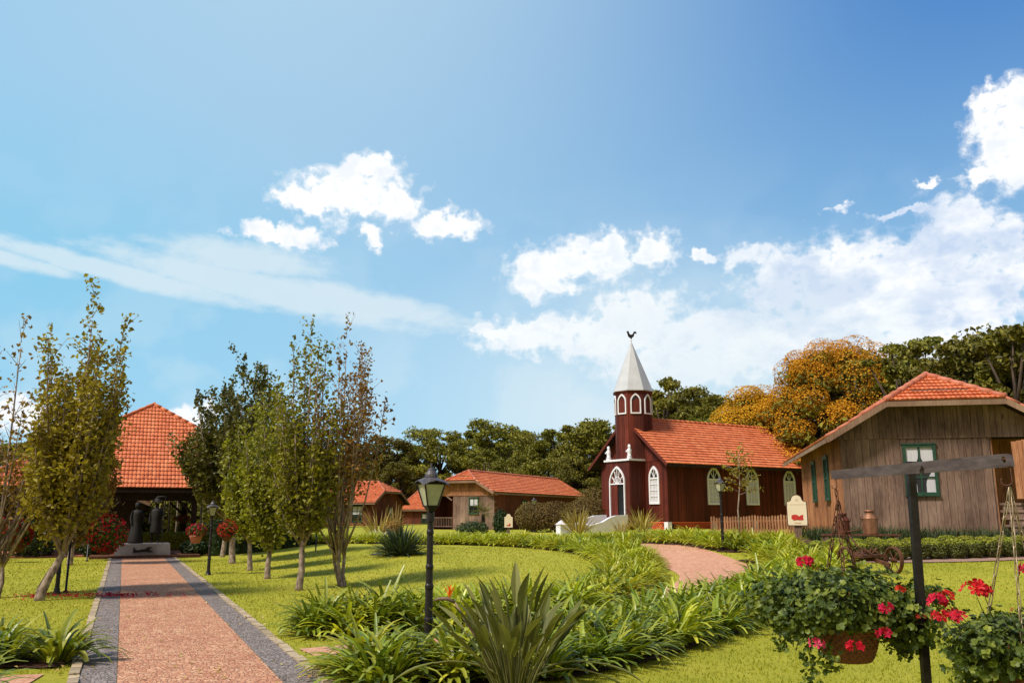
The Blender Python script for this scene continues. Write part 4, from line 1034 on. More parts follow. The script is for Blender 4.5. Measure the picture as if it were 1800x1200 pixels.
for x, y, zn, s in spots:
    # keep the lamp post and the paths clear
    if (x + .93) ** 2 + (y - 9.94) ** 2 < .05: continue
    yellow_leaf = {'inner': .55 + .4 * (s > .55), 'back': .75, 'outer': .12 + .75 * (s > .62), 'far': .85, 'left': .1, 'leftfront': .1}[zn]
    sv_ = 1 if r_.random() < yellow_leaf else 0; v = r_.randrange(5); sc = r_.uniform(.85, 1.18) * {'outer': 1.12, 'far': .92, 'back': 1.0, 'inner': 1.05, 'left': 1.0, 'leftfront': 1.05}[zn]
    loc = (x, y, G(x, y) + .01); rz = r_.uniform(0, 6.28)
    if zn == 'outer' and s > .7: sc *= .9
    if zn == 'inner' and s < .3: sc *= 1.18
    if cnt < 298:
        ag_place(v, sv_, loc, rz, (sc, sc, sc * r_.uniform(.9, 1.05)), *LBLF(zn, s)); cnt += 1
    else:
        src = AG[v][1].data; m_ = Matrix.Translation(loc) @ Matrix.Rotation(rz, 4, 'Z') @ Matrix.Scale(sc, 4); k = len(rest.v)
        rest.v += [tuple(m_ @ vv.co) for vv in src.vertices]; rest.f += [tuple(i + k for i in p.vertices) for p in src.polygons]
if rest.v: tag(rest.build('hedge_foliage', LM['agap_yellow']), 'farthest stretch of the yellow green strap-leaved hedges', 'hedge', kind='stuff')
for row in AG:
    for o in row:
        if 'label' not in o: bpy.data.objects.remove(o)

# ---- upright pear-like trees beside the path
def vase_tree(loc, H, cr, nb, th, nleaf, lmat, seed, label, cz0=.3, group='slender trees lining the cobbled path', ls=.062, lean=(0, 0), sparse=0., stems=1, topj=.3, tr=.07, up=1.):
    r_ = random.Random(seed); t = thing('slender_tree', label, 'tree', loc, 0, group)
    tb = MB(); lf = MB(); tops = []
    tr *= .78; fork = Vector((lean[0], lean[1], th))
    tops_ = []
    for s in range(stems):
        a = 2 * pi * s / max(1, stems) + r_.uniform(0, 1); off = Vector((cos(a), sin(a), 0)) * (.11 if stems > 1 else 0)
        mid = fork * .5 + off * .8 + Vector((r_.uniform(-.05, .05), r_.uniform(-.05, .05), 0))
        kk = .72 if stems > 1 else 1.; tb.tube([off * .5 + Vector((0, 0, -.05)), off * .5 + Vector((0, 0, .08)), mid, fork + off, fork + off * 1.3 + Vector((0, 0, .35))], [tr * 1.45 * kk, tr * 1.15 * kk, tr * kk, tr * .85 * kk, tr * .4 * kk], 8); tops_.append(fork + off)
    tb.tube([fork, fork + Vector((lean[0] * .25, lean[1] * .25, .45)), Vector((lean[0] * 1.3, lean[1] * 1.3, H * .6)), Vector((lean[0] * 1.35, lean[1] * 1.35, H * .9))], [tr * .8, tr * .6, tr * .3, .008], 7)
    br = [(fork, Vector((lean[0] * 1.35, lean[1] * 1.35, H)), 1.)]
    for b in range(nb):
        a = 2 * pi * b / nb + r_.uniform(-.4, .4); rr = cr * r_.uniform(.45, 1.05); hh = H * r_.uniform(1 - topj - .18, 1.0) * (1 - .22 * (rr / cr) ** 2)
        st = tops_[b % stems] + Vector((0, 0, r_.uniform(-.1, .9) * th * .6))
        end = Vector((lean[0] * 1.3 + rr * cos(a), lean[1] * 1.3 + rr * sin(a), hh))
        m1 = st.lerp(end, .33) + Vector((cos(a), sin(a), 0)) * rr * .22 * up; m2 = st.lerp(end, .68) + Vector((cos(a), sin(a), 0)) * rr * .16 * up
        pts = [st, m1, m2, end]; tb.tube(pts, [tr * .5, tr * .33, tr * .2, .007], 5); br.append((pts, None, r_.uniform(.5, 1.)))
    # twigs & leaves
    paths = []; lf_sp = 1.35
    for b in br:
        if b[1] is not None: paths.append([b[0], b[0].lerp(b[1], .35), b[0].lerp(b[1], .7), b[1]])
        else: paths.append(b[0])
    per = nleaf // len(paths)
    for pts in paths:
        dens_ = 1 - sparse * r_.random()
        ns = 15
        for k in range(ns):
            f = cz0 + (1 - cz0) * (k + r_.random()) / ns; i = min(2, int(f * 3)); p = pts[i].lerp(pts[i + 1], f * 3 - i)
            tw = (cr * .46) * (1 - f * .45) * r_.uniform(.3, 1.3); a = r_.uniform(0, 2 * pi)
            q = p + Vector((cos(a) * tw, sin(a) * tw, tw * r_.uniform(.5, 1.5)))
            tb.tube([p, q], [.009, .003], 3, False)
            m = int(per / ns * dens_ * (1.5 - f * .95))
            for j in range(m):
                g = r_.random(); c = p.lerp(q, g) + rsph(r_) * (.12 + .20 * (1 - f))
                leafcard(lf, c, Vector((0, 0, .6)) + rsph(r_), ls * r_.uniform(.7, 1.3), r_, 1.45)
    # wispy leader tips
    for pts in paths:
        for j in range(int(per * .05) + 3):
            f = r_.random(); e = pts[3] + Vector((r_.uniform(-.05, .05), r_.uniform(-.05, .05), (f - .5) * .6)); leafcard(lf, e, rsph(r_), ls * r_.uniform(.6, 1.1), r_, 1.4)
    tb.build('trunk', M['bark'], t, smooth=True); lf.build('crown', LM[lmat], t)
    return t
vase_tree((-9.05, 17.0, 0), 6.15, .9, 30, .85, 12500, 'tree_olive', 31, 'tallest olive brown tree with a leaning forked trunk left of the path', .18, lean=(.28, .15), stems=1, tr=.10, ls=.072)
vase_tree((-9.9, 18.6, 0), 5.3, .8, 22, .8, 7500, 'tree_brown', 32, 'rusty leaved tree beside the tallest one left of the path', .15, lean=(.25, .3), tr=.09, ls=.07)
vase_tree((-10.15, 17.4, 0), 5.6, 1.15, 18, .6, 3000, 'tree_brown', 33, 'sparse half bare tree with many thin stems at the left frame edge', .35, lean=(-.1, .1), stems=2, sparse=.6, tr=.08, ls=.07, up=1.2)
vase_tree((-14.44, 28.74, 0), 6.0, 1.0, 10, 1.6, 7000, 'tree_dark', 34, 'dark tree half hidden behind the left trees near the pavilion', .2, tr=.11, ls=.09)
vase_tree((-15.8, 31.5, 0), 5.5, 1.0, 9, 1.6, 5000, 'tree_olive', 35, 'farthest small tree left of the path', .2, tr=.09, ls=.09)
vase_tree((-11.2, 34.0, 0), 6.2, 1.6, 16, 1.5, 11000, 'tree_dark', 36, 'farthest tree right of the path, beside the red flower basket', .2, tr=.11, ls=.09)
vase_tree((-9.41, 29.6, 0), 6.9, 1.8, 30, 1.3, 24000, 'tree_dark', 37, 'broad dark crowned tree right of the pavilion roof', .16, tr=.13, ls=.092, topj=.25)
vase_tree((-7.67, 25.8, 0), 4.8, .88, 22, .8, 8000, 'tree_green', 38, 'low bright green tree between the dark tree and the tall sparse ones', .1, tr=.09, ls=.082, lean=(-.05, 0))
vase_tree((-6.26, 22.6, 0), 5.0, .82, 24, .7, 8200, 'tree_green', 39, 'green leaved tree with a bent mottled trunk in the middle of the row', .08, lean=(.0, .1), tr=.09, ls=.075)
vase_tree((-4.63, 19.25, 0), 5.9, .78, 26, .85, 7800, 'tree_green', 40, 'olive tree with a forked trunk, second from the oval lawn', .12, lean=(.0, .1), tr=.09, ls=.068)
vase_tree((-3.85, 20.0, .0), 6.1, 1.05, 26, .55, 5000, 'tree_brown', 41, 'tall open tree with pale stems and thin rusty leaves nearest the oval lawn', .38, lean=(-.1, .1), stems=3, sparse=.5, tr=.075, ls=.07, topj=.28, up=.75)

# ---- forest backdrop
def forest_crown(seed, H, rx, npad, n, s, flat=.55, z0=.32, low=False):
    r_ = random.Random(seed); tb = MB(); lf = MB(); tb.tube([(0, 0, -.3), (r_.uniform(-.2, .2), 0, H * .3), (r_.uniform(-.3, .3), r_.uniform(-.3, .3), H * .6), (0, 0, H * .8)], [.16, .13, .08, .03], 8)
    for i in range(npad):
        f = (i + .5) / npad; z = H * (z0 + (1 - z0) * f ** .8) ; rr = rx * sqrt(max(.04, 1 - ((f - .38) / .66) ** 2)) * r_.uniform(.45, .95); a = i * 2.4 + r_.uniform(-.5, .5)
        c = Vector((rr * cos(a), rr * sin(a), z - .06 * H)); pr = rx * r_.choice((r_.uniform(.13, .25), r_.uniform(.25, .44)))
        tb.tube([(0, 0, c.z * .62), (c.x * .45, c.y * .45, c.z * .78), tuple(c)], [.10, .07, .025], 5)
        k = int(n / npad * (pr / rx / .28) ** 1.3); leafball(lf, c, (pr * r_.uniform(.9, 1.3), pr, pr * flat * r_.uniform(.8, 1.4)), k, s, r_, .15, rn=1.3)
        for j in range(3):
            d = rsph(r_); d.z = abs(d.z) * .5; leafball(lf, c + d * pr * .8, (pr * .5, pr * .5, pr * .3), k // 7, s, r_, .1, rn=1.3)
    return tb, lf
protos = []
for i, (H, rx, npad, fl) in enumerate([(9.5, 3.4, 34, .5), (9.0, 3.0, 28, .6), (10, 3.8, 36, .45), (8.6, 2.8, 26, .7)]):
    tb, lf = forest_crown(300 + i, H, rx, npad, 9500, .17, fl, .16)
    t = thing('forest_tree', None, 'tree', (0, 0, 0), 0, 'trees of the wood behind the houses')
    tb.build('trunk', M['bark_dark'], t, smooth=True); lf.build('crown', LM['forest' if i != 3 else 'forest_light'], t); protos.append((t, H))
used = set(); r_ = random.Random(5)
def wx(px, Y): return (px - 900) / 1500 * Y
FOREST = [(-30, 60, 790, 0), (25, 64, 775, 1), (90, 62, 790, 2), (150, 66, 800, 1), (215, 60, 850, 0), (330, 58, 862, 1), (300, 70, 845, 2), (395, 64, 815, 0), (450, 70, 800, 2), (505, 66, 800, 1), (560, 72, 790, 0), (615, 105, 800, 3),
          (640, 106, 782, 2), (690, 104, 768, 0), (735, 108, 780, 1), (775, 105, 752, 2), (820, 110, 757, 3), (865, 104, 742, 0), (905, 112, 755, 1), (945, 90, 758, 2), (985, 88, 752, 3), (1025, 84, 742, 0), (1058, 80, 738, 1), (1095, 84, 760, 2), (1130, 78, 735, 0),
          (850, 98, 790, 3), (930, 96, 792, 0), (1010, 80, 800, 2), (700, 100, 812, 1), (1165, 74, 690, 1), (1205, 72, 678, 0), (1245, 70, 690, 2), (1225, 62, 735, 3), (1560, 52, 622, 0), (1605, 50, 640, 1), (1650, 50, 622, 2), (1690, 46, 606, 0), (1745, 42, 585, 2), (1800, 40, 566, 1), (1850, 42, 575, 0), (1280, 64, 730, 1), (1420, 60, 700, 2), (1500, 60, 680, 0), (1340, 60, 745, 0)]
names = {0: 'olive green wood tree', 1: 'dark rounded wood tree', 2: 'broad layered wood tree', 3: 'paler green wood tree'}
def zone(px):
    if px < 240: return 'left of the pavilion roof'
    if px < 600: return 'behind the slender trees by the path'
    if px < 780: return 'above the small houses in the middle'
    if px < 1000: return 'behind the long brown house'
    if px < 1150: return 'beside the chapel tower on its left'
    if px < 1300: return 'behind the chapel roof'
    if px < 1540: return 'under the golden tree'
    return 'behind the grey board house'
seen_ = {}
def nmf(s):
    seen_[s] = seen_.get(s, 0) + 1
    return s + ('' if seen_[s] == 1 else ', right twin')
for px, Y, top, v in sorted(FOREST):
    x = wx(px, Y); tz = 1.6 + (905 - top) / 1500 * Y; g = .5; t, H = protos[v]; sc = (tz - g) / H * 1.0
    o = t if v not in used else copy_tree(t); used.add(v)
    place(o, (x, Y * 1.0, g), r_.uniform(0, 6.28), (sc * r_.uniform(.95, 1.2), sc * r_.uniform(.95, 1.2), sc), nmf(names[v] + ' ' + zone(px)))
# golden flowering tree: a broad domed crown
def golden(loc, H, rx, seed):
    r2 = random.Random(seed); t = thing('flowering_tree', 'huge domed tree covered in golden orange blossom behind the chapel', 'tree', loc)
    tb = MB(); lf = MB(); gr = MB()
    for a in range(5):
        b = a * 1.26; tb.tube([(0, 0, -.2), (cos(b) * .5, sin(b) * .5, H * .22), (cos(b) * rx * .4, sin(b) * rx * .4, H * .48), (cos(b) * rx * .62, sin(b) * rx * .62, H * .70)], [.28, .2, .12, .04], 7)
    for i in range(120):
        d = rsph(r2); d.z = abs(d.z) * 1.1 - .2; k = r2.uniform(.82, 1.0)
        c = Vector((d.x * rx * k, d.y * rx * k, H * .42 + d.z * H * .55 * k)); pr = r2.uniform(.75, 1.35)
        leafball(gr, c - Vector((0, 0, .45)), (pr, pr, pr * .6), 110, .2, r2, .3)
        leafball(lf, c + Vector((0, 0, .05)), (pr, pr, pr * .75), 620, .10, r2, .85, 1.1, .9)
        tb.tube([(c.x * .4, c.y * .4, H * .35), (c.x * .7, c.y * .7, c.z * .8), tuple(c)], [.06, .045, .02], 4)
    tb.build('trunk', M['bark_dark'], t, smooth=True); gr.build('crown', LM['forest'], t); lf.build('blossom', LM['yellow'], t)
golden((wx(1475, 53), 53, .7), 12.7, 4.5, 8)
golden((wx(1335, 55), 56, .7), 9.6, 3.0, 9)
bpy.data.objects['flowering_tree.001']['label'] = 'smaller golden blossoming tree to the left of the huge domed one'
# young pale tree poking above
tb, lf = forest_crown(77, 11.5, 2.0, 9, 900, .2, .35, .5)
t = thing('forest_tree', 'thin light green tree poking up right of the golden tree', 'tree', (wx(1625, 48), 48, .7), 0, 'trees of the wood behind the houses'); tb.build('trunk', M['bark_dark'], t, smooth=True); lf.build('crown', LM['forest_light'], t)
for (px, Y, top, lb) in [(1170, 66, 655, 'sparse airy tree just right of the chapel spire'), (1590, 46, 585, 'open airy crowned tree at the golden tree right edge'), (1790, 38, 552, 'airy crowned tree at the right frame edge')]:
    H = 1.1 + (905 - top) / 1500 * Y; tb, lf = forest_crown(int(px), H, 2.3, 12, 2200, .18, .4, .45)
    t = thing('forest_tree', lb, 'tree', (wx(px, Y), Y, .6), 0, 'trees of the wood behind the houses'); tb.build('trunk', M['bark_dark'], t, smooth=True); lf.build('crown', LM['forest'], t)
# dark undergrowth closing the wood
mb = MB(); r_ = random.Random(9)
for i in range(230):
    px = r_.uniform(-120, 1950); 
    Y = r_.uniform(66, 82) if px < 560 else (r_.uniform(106, 118) if px < 900 else (r_.uniform(84, 96) if px < 1150 else r_.uniform(52, 66)))
    if px > 1150 and px < 1430: Y = r_.uniform(66, 74)
    s = r_.uniform(1.6, 2.6) * Y / 70; leafball(mb, (wx(px, Y), Y, .9 + s * .45), (s * 1.1, s, s * .85), 260, .30 * Y / 75, r_, .5)
tag(mb.build('undergrowth', LM['forest']), 'dark undergrowth closing off the wood', 'undergrowth', kind='stuff')

# ---- clipped dark hedge right of the pavilion and dark shrubs behind
def boxhedge(name, label, a, b, w, h, n, s, lm, z=None, group=None):
    t = MB(); r2 = random.Random(int(a[0] * 10)); A = Vector((*a, 0)); B = Vector((*b, 0)); d = (B - A); L_ = d.length; d.normalize(); nn_ = Vector((d.y, -d.x, 0)); z = G(*a) if z is None else z
    core = MB(); q = lambda x, y, zz: (A.x + d.x * x + nn_.x * y, A.y + d.y * x + nn_.y * y, zz + z); core.box(.06, L_ - .06, -w / 2 + .06, w / 2 - .06, 0, h - .06, q)
    for i in range(n):
        u, v, zz = r2.random() * L_, r2.uniform(-w / 2, w / 2), r2.random() * h; f = r2.random()
        if f < .35: v = -w / 2 if r2.random() < .1 else w / 2; nr = nn_ * (1 if v > 0 else -1)
        elif f < .75: zz = h + r2.uniform(-.03, .04); nr = Vector((0, 0, 1))
        else: u = L_ if r2.random() < .7 else 0; nr = d * (1 if u else -1)
        leafcard(t, Vector(q(u, v, zz)) + rsph(r2) * .03, nr + rsph(r2) * .7, s * r2.uniform(.6, 1.2), r2, 1.4)
    o = t.build(name, LM[lm]); tag(o, label, 'hedge', group); c = core.build('inner_mass', LM[lm], o); return o
a = P2(3.3, 37.2); b = P2(7.2, 37.5); boxhedge('clipped_hedge', 'tall dark clipped hedge right of the pavilion post', (a.x, a.y), (b.x, b.y), 1.2, 1.35, 6000, .07, 'hedge', 0)
a = P2(-1.6, 44); b = P2(4.2, 44.5)
boxhedge('clipped_hedge', 'bright green low hedge behind the statues', (a.x, a.y), (b.x, b.y), 1.0, .75, 3500, .09, 'agap_yellow', 0)
def shrub(name, label, cat, loc, rad, n, s, lm, seed=1, group=None, stem=True):
    r2 = random.Random(seed); t = thing(name, label, cat, loc, 0, group); mb = MB(); leafball(mb, (0, 0, rad[2] * .95), rad, n, s, r2, .4, zmin=.02); mb.build('foliage', LM[lm], t)
    mb = MB()
    for k in range(5): a = k * 1.3; mb.tube([(0, 0, -.05), (cos(a) * rad[0] * .3, sin(a) * rad[1] * .3, rad[2] * .8), (cos(a) * rad[0] * .5, sin(a) * rad[1] * .5, rad[2] * 1.3)], [.03, .02, .008], 5)
    mb.build('stem', M['bark_dark'], t, smooth=True); return t
for k, (a_, b_, lb, rad, lm) in enumerate([(-.9, 38.2, 'dark rounded shrub left of the statue plinth', (.55, .5, .35), 'hedge'), (2.75, 37.5, 'dark rounded shrub right of the statue plinth', (.6, .5, .32), 'hedge'),
                          (-1.2, 42, 'yellow green rounded shrub behind the statue of the woman', (.8, .7, .5), 'agap_yellow'), (-3.2, 38.6, 'big dark shrub left of the pavilion floor', (1.2, 1, .75), 'hedge'), (-5.6, 37.2, 'broad dark shrub behind the left trees', (1.6, 1.1, .8), 'hedge'), (-8.8, 36.0, 'dark green shrub near the left frame edge', (1.7, 1.2, .7), 'hedge')]):
    p = P2(a_, b_); shrub('shrub', lb, 'shrub', (p.x, p.y, 0), rad, 1500, .10, lm, k)
p = P2(1.2, 48); 
for k in range(7):
    p = P2(-1 + k * .9, 52 + (k % 3)); shrub('shrub', 'tall dark shrub seen under the pavilion roof behind the statues', 'shrub', (p.x, p.y, 0), (1.3, 1.1, 1.7), 1500, .16, 'forest', 50 + k, 'dark shrubs behind the pavilion')
for k in range(6):
    p = P2(1.7 + k * .38, 46 + (k * 7 % 3) * .5); t = thing('birch_stem', 'pale thin trunk seen under the pavilion roof right of the statues', 'tree trunk', (p.x, p.y, 0), 0, 'pale trunks behind the pavilion')
    mb = MB(); mb.tube([(0, 0, -.05), (.03, 0, 1.2), (-.04 * (k % 2), .05, 2.6), (.1, 0, 4.4)], [.06, .05, .045, .02], 6); mb.build('trunk', M['bark'], t, smooth=True); mb = MB(); leafball(mb, (0, 0, 4.2), (.7, .7, 1.1), 500, .12, random.Random(k), .2); mb.build('crown', LM['tree_dark'], t)

# ---- spiky and ornamental plants
def rosette(name, label, cat, loc, n, L_, w, lm, seed, el=(20, 85), dr=(.2, .9), base_r=.1, segs=5, group=None, fold=.3):
    r2 = random.Random(seed); mb = MB()
    for i in range(n):
        az = r2.uniform(0, 2 * pi); e = R(r2.uniform(*el)); rr = base_r * sqrt(r2.random()); blade(mb, (rr * cos(az), rr * sin(az), 0), az, e, L_ * r2.uniform(.7, 1.1), w * r2.uniform(.7, 1.2), r2.uniform(*dr), segs, fold, .1)
    o = mb.build(name, LM[lm]); o.location = loc; return tag(o, label, cat, group)
rosette('cycad', 'dark blue green spiky rosette plant on the oval lawn', 'plant', (-3.45, 27.35, .37), 420, 1.02, .05, 'cycad', 5, (2, 88), (.2, .9), .28)
rosette('flax_plant', 'straw coloured flax clump left of the chapel stairs', 'plant', (wx(1013, 39), 39, .72), 110, 1.35, .055, 'straw', 6, (30, 88), (.1, .7), .25)
rosette('flax_plant', 'straw coloured flax clump right of the chapel door', 'plant', (wx(1122, 41), 41, .78), 90, 1.3, .055, 'straw', 7, (25, 85), (.1, .9), .25)
rosette('flax_plant', 'small straw coloured flax clump before the stairs', 'plant', (wx(1090, 40), 40, .72), 60, .8, .05, 'straw', 8, (25, 85), (.2, 1.2), .2)
rosette('flax_plant', 'striped pale flax clump beside the ochre tuft', 'plant', (wx(672, 44), 44, .42), 70, 1.7, .07, 'straw', 9, (35, 85), (.1, .6), .3)
rosette('white_lily', 'white flowering lily clump in front of the small house', 'plant', (wx(672, 41), 41, .42), 60, .7, .10, 'white_fl', 10, (30, 80), (.8, 1.8), .3)
rosette('white_lily', 'small pale lily clump right of the ochre tuft', 'plant', (wx(713, 42), 42, .45), 50, .55, .10, 'white_fl', 11, (30, 80), (.8, 1.8), .25)
shrub('grass_tuft', 'round ochre tuft on a stem before the small house', 'plant', (wx(697, 42), 42, .45), (.52, .5, .5), 1600, .06, 'straw_ball', 12)
rosette('feather_reed', 'upright tan plume rising from the ochre tuft', 'plant', (wx(700, 42.5), 42.5, .45), 25, 1.7, .05, 'straw', 19, (75, 89), (0, .2), .15)
# small palm by the long house
t = thing('small_palm', 'small feathery palm in front of the long brown house', 'palm', (wx(850, 48), 48, .5)); mb = MB(); mb.tube([(0, 0, -.1), (0, 0, .5), (.02, 0, 1.15)], [.13, .12, .09], 8); mb.build('trunk', M['bark_dark'], t, smooth=True)
mb = MB(); r2 = random.Random(4)
for i in range(30):
    az = r2.uniform(0, 6.28); el = R(r2.uniform(0, 85)); L_ = r2.uniform(.7, 1.15)
    for k in range(11):
        f = .2 + .8 * k / 11; e = el - 1.1 * f * f; c = Vector((cos(az) * cos(el - .5 * f) * L_ * f, sin(az) * cos(el - .5 * f) * L_ * f, 1.15 + sin(el - .5 * f) * L_ * f))
        for s in (-1, 1): blade(mb, c, az + s * .9, e * .4, .34 * (1.1 - f * .6), .03, .5, 2)
mb.build('fronds', LM['forest_light'], t)
shrub('shrub', 'low round grassy shrub under the palm', 'shrub', (wx(832, 46), 46, .48), (.9, .8, .42), 1600, .08, 'duskgrass', 14)
shrub('shrub', 'dark round shrub beside the small cream sign', 'shrub', (wx(880, 46), 46, .48), (.42, .4, .75), 1800, .07, 'hedge', 15)
for k, (px, Y, rx_, rz_, lb) in enumerate([(975, 52, 1.7, .95, 'brownish feathery shrub below the long house eave'), (1030, 50, 1.5, 1.05, 'tan feathery shrub left of the chapel porch'), (935, 53, 1.1, .95, 'greener feathery shrub under the wall lantern')]):
    shrub('shrub', lb, 'shrub', (wx(px, Y), Y, .6), (rx_, 1, rz_), 5200, .07, 'brownbush', 20 + k)
shrub('shrub', 'tan shrub between the long house and the chapel, farther back', 'shrub', (wx(1045, 58), 58, .6), (1.6, 1, 1.5), 4200, .09, 'brownbush', 27)
# tussocks along the grey house
r2 = random.Random(8); mb = MB()
for i in range(2600):
    s = r2.random(); x = 8.2 + s * 6.6; y = 24.3 - s * 1.0 + r2.uniform(-.85, .65) ; az = r2.uniform(0, 6.28)
    if y > 25.25 - (x - 9.8) * .21: continue
    for k in range(2): blade(mb, (x, y, G(x, y)), az + k, R(r2.uniform(50, 88)), r2.uniform(.25, .5), .016, r2.uniform(.4, 1.4), 3)
tag(mb.build('tussock_grass', LM['duskgrass']), 'dark tussock grass along the foot of the grey house', 'grass', kind='stuff')
# clipped golden mounds in two rows
def mound(seed):
    r2 = random.Random(seed); t = thing('clipped_bush', None, 'bush', (0, 0, 0)); lo = MB(); hi = MB()
    for i in range(1500):
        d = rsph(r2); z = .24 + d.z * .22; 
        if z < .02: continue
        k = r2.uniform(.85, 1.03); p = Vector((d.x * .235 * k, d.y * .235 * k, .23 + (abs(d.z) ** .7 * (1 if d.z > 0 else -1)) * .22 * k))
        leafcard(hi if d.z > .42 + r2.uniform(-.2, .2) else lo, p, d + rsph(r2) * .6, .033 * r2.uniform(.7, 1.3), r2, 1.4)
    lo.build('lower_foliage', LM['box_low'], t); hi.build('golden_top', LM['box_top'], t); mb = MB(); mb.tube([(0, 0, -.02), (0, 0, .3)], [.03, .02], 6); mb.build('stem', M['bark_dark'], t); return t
ms = [mound(i) for i in range(3)]; n0 = 0; r_ = random.Random(77)
for row, (a, b, n) in enumerate((((7.0, 19.95), (13.4, 21.35), 14), ((7.35, 21.1), (14.3, 22.45), 15))):
    for i in range(n):
        f = i / (n - 1); x = a[0] + (b[0] - a[0]) * f; y = a[1] + (b[1] - a[1]) * f
        o = ms[n0] if n0 < 3 else copy_tree(ms[n0 % 3]); n0 += 1
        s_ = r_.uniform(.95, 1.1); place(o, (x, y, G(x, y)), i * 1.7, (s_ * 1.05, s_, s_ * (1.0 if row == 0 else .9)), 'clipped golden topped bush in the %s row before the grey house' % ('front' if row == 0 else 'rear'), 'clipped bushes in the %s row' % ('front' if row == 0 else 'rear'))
# sapling
t = thing('sapling', 'thin young tree with sparse yellowish leaves before the chapel side', 'tree', (6.75, 25.9, G(6.75, 25.9)))
mb = MB(); mb.tube([(0, 0, -.05), (-.02, 0, .8), (.07, 0, 1.5), (.09, 0, 2.5)], [.028, .024, .018, .006], 6); lf = MB(); r2 = random.Random(3)
for k in range(16):
    a = k * 2.4; z = 1.25 + k * .075; e = Vector((.07 + cos(a) * .5 * (1.2 - k * .04), sin(a) * .5, z + .12 + .2 * r2.random())); mb.tube([(.06, 0, z), (.07 + (e.x - .07) * .6, e.y * .6, z + .15), tuple(e)], [.009, .007, .003], 4)
    for j in range(24): leafcard(lf, Vector((.06, 0, z)).lerp(e, r2.uniform(.35, 1.1)) + rsph(r2) * .09, rsph(r2), .05, r2, 2.2)
mb.build('trunk', M['bark'], t, smooth=True); lf.build('crown', LM['tree_olive'], t)

# ---- big strelitzia in the foreground
def strel(loc):
    r2 = random.Random(21); t = thing('bird_of_paradise', 'large grey green paddle-leaved clump with an orange beaked flower, front centre', 'plant', loc)
    st = MB(); lf = MB()
    for i in range(80):
        az = r2.uniform(0, 2 * pi); q = sqrt(r2.random()); el = R(89 - 24 * q * q); L_ = r2.uniform(.36, .86) * (1 - .10 * q); p = Vector((.17 * q * cos(az), .17 * q * sin(az), 0))
        pts = [p]; e = el; 
        for k in range(5):
            p = p + Vector((cos(az) * cos(e), sin(az) * cos(e), sin(e))) * (L_ / 5); pts.append(p); e -= (.03 + .09 * q)
        st.tube(pts, [.011, .010, .009, .008, .007, .006], 5, False)
        bl = r2.uniform(.30, .46); bw = r2.uniform(.065, .105); blade(lf, pts[-1], az + r2.uniform(-.5, .5), e + r2.uniform(0, .15), bl, bw, r2.uniform(0, .5), 7, .55, .02, .42)
    for (az, e, L_) in ((-.15, R(38), 1.15), (.1, R(30), 1.1), (3.3, R(40), 1.05)):      # leaning outer leaves
        p = Vector((0, 0, .1)); pts = [p]
        for k in range(6): p = p + Vector((cos(az) * cos(e), sin(az) * cos(e), sin(e))) * (L_ * .8 / 6); pts.append(p); e -= .16
        st.tube(pts, [.011] * 4 + [.008] * 3, 5, False); blade(lf, pts[-1], az, e, .42, .085, .35, 7, .5, .02, .42)
    st.build('stalks', LM['strel'], t, smooth=True); lf.build('paddle_leaves', LM['strel'], t)
    # flower
    fx, fy, fz = -.63, .1, .86
    mb = MB(); mb.tube([(-.12, 0, .1), (-.38, .05, .55), (-.52, .08, .76), (-.585, .1, .85)], [.012, .011, .011, .012], 7); mb.tube([(-.585, .1, .85), (-.65, .1, .885), (-.74, .09, .885), (-.80, .09, .87)], [.013, .020, .014, .002], 8)
    sp_ = mb.build('flower_spathe', plain('purple_green_spathe', (.12, .05, .06), (.22, .16, .08), 5, .5), t, smooth=True)
    fl = MB(); 
    for a, e in ((.2, 1.2), (-.3, 1.5), (2.8, 1.45), (3.4, 1.15), (1.2, 1.35), (-.8, 1.0)): blade(fl, (-.64, .1, .885), a, e, .14, .032, .15, 4, .6, .02, .5)
    fl.build('orange_petals', LM['orange'], sp_); return t
strel((.02, 8.05, 0))
bpy.data.objects['bird_of_paradise'].scale = (.93, .93, .96)
# ---- lawn blades, litter
def inpoly_band(pts, x, y):
    return min((Vector((x, y)) - Vector((p.x, p.y))).length for p in pts)
ring_s = smoothline(RING, 3); in_s = smoothline(INNER, 3); out_s = smoothline(OUTER, 3)
def lawn_ok(x, y):
    a = x * XD.x + y * XD.y
    if -.38 < a < 2.0: return False
    if y < 24 and (inpoly_band(ring_s, x, y) < .93 or inpoly_band(out_s, x, y) < .8 or inpoly_band(in_s, x, y) < .62): return False
    if a < 0 and (abs(y - (8.45 + (x + 4.6) * .23)) < .85 or abs(y - (9.95 + (x + 4.9) * .26)) < .4 or abs(y - (7.1 + (x + 4.45) * .2)) < .45): return False
    return True
mb = MB(); r2 = random.Random(13); n = 0
while n < 95000:
    y = 5.5 + 27 * r2.random() ** 1.9; x = r2.uniform(-.66, .66) * y
    if not lawn_ok(x, y): continue
    n += 1; g = G(x, y) - .005; h = r2.uniform(.018, .04) * (1 + y * .01); a = r2.uniform(0, 6.28); w = .0035 + y * .00045; lx, ly = r2.uniform(-.03, .03), r2.uniform(-.03, .03)
    mb.add([(x - cos(a) * w, y - sin(a) * w, g), (x + cos(a) * w, y + sin(a) * w, g), (x + lx, y + ly, g + h)], [(0, 1, 2)])
tag(mb.build('grass_blades', LM['grass']), 'short mown grass blades of the lawns', 'grass', kind='stuff')
mb = MB(); n = 0
while n < 800:
    y = r2.uniform(8, 32); x = r2.uniform(-.6, .1) * y
    g = G(x, y) + .02; n += 1; leafcard(mb, (x, y, g + r2.uniform(.0, .02)), Vector((0, 0, 1)) + rsph(r2) * .5, r2.uniform(.025, .05), r2, 1.3)
tag(mb.build('fallen_leaves', LM['litter']), 'small yellow fallen leaves scattered on lawn and path', 'fallen leaves', kind='stuff')
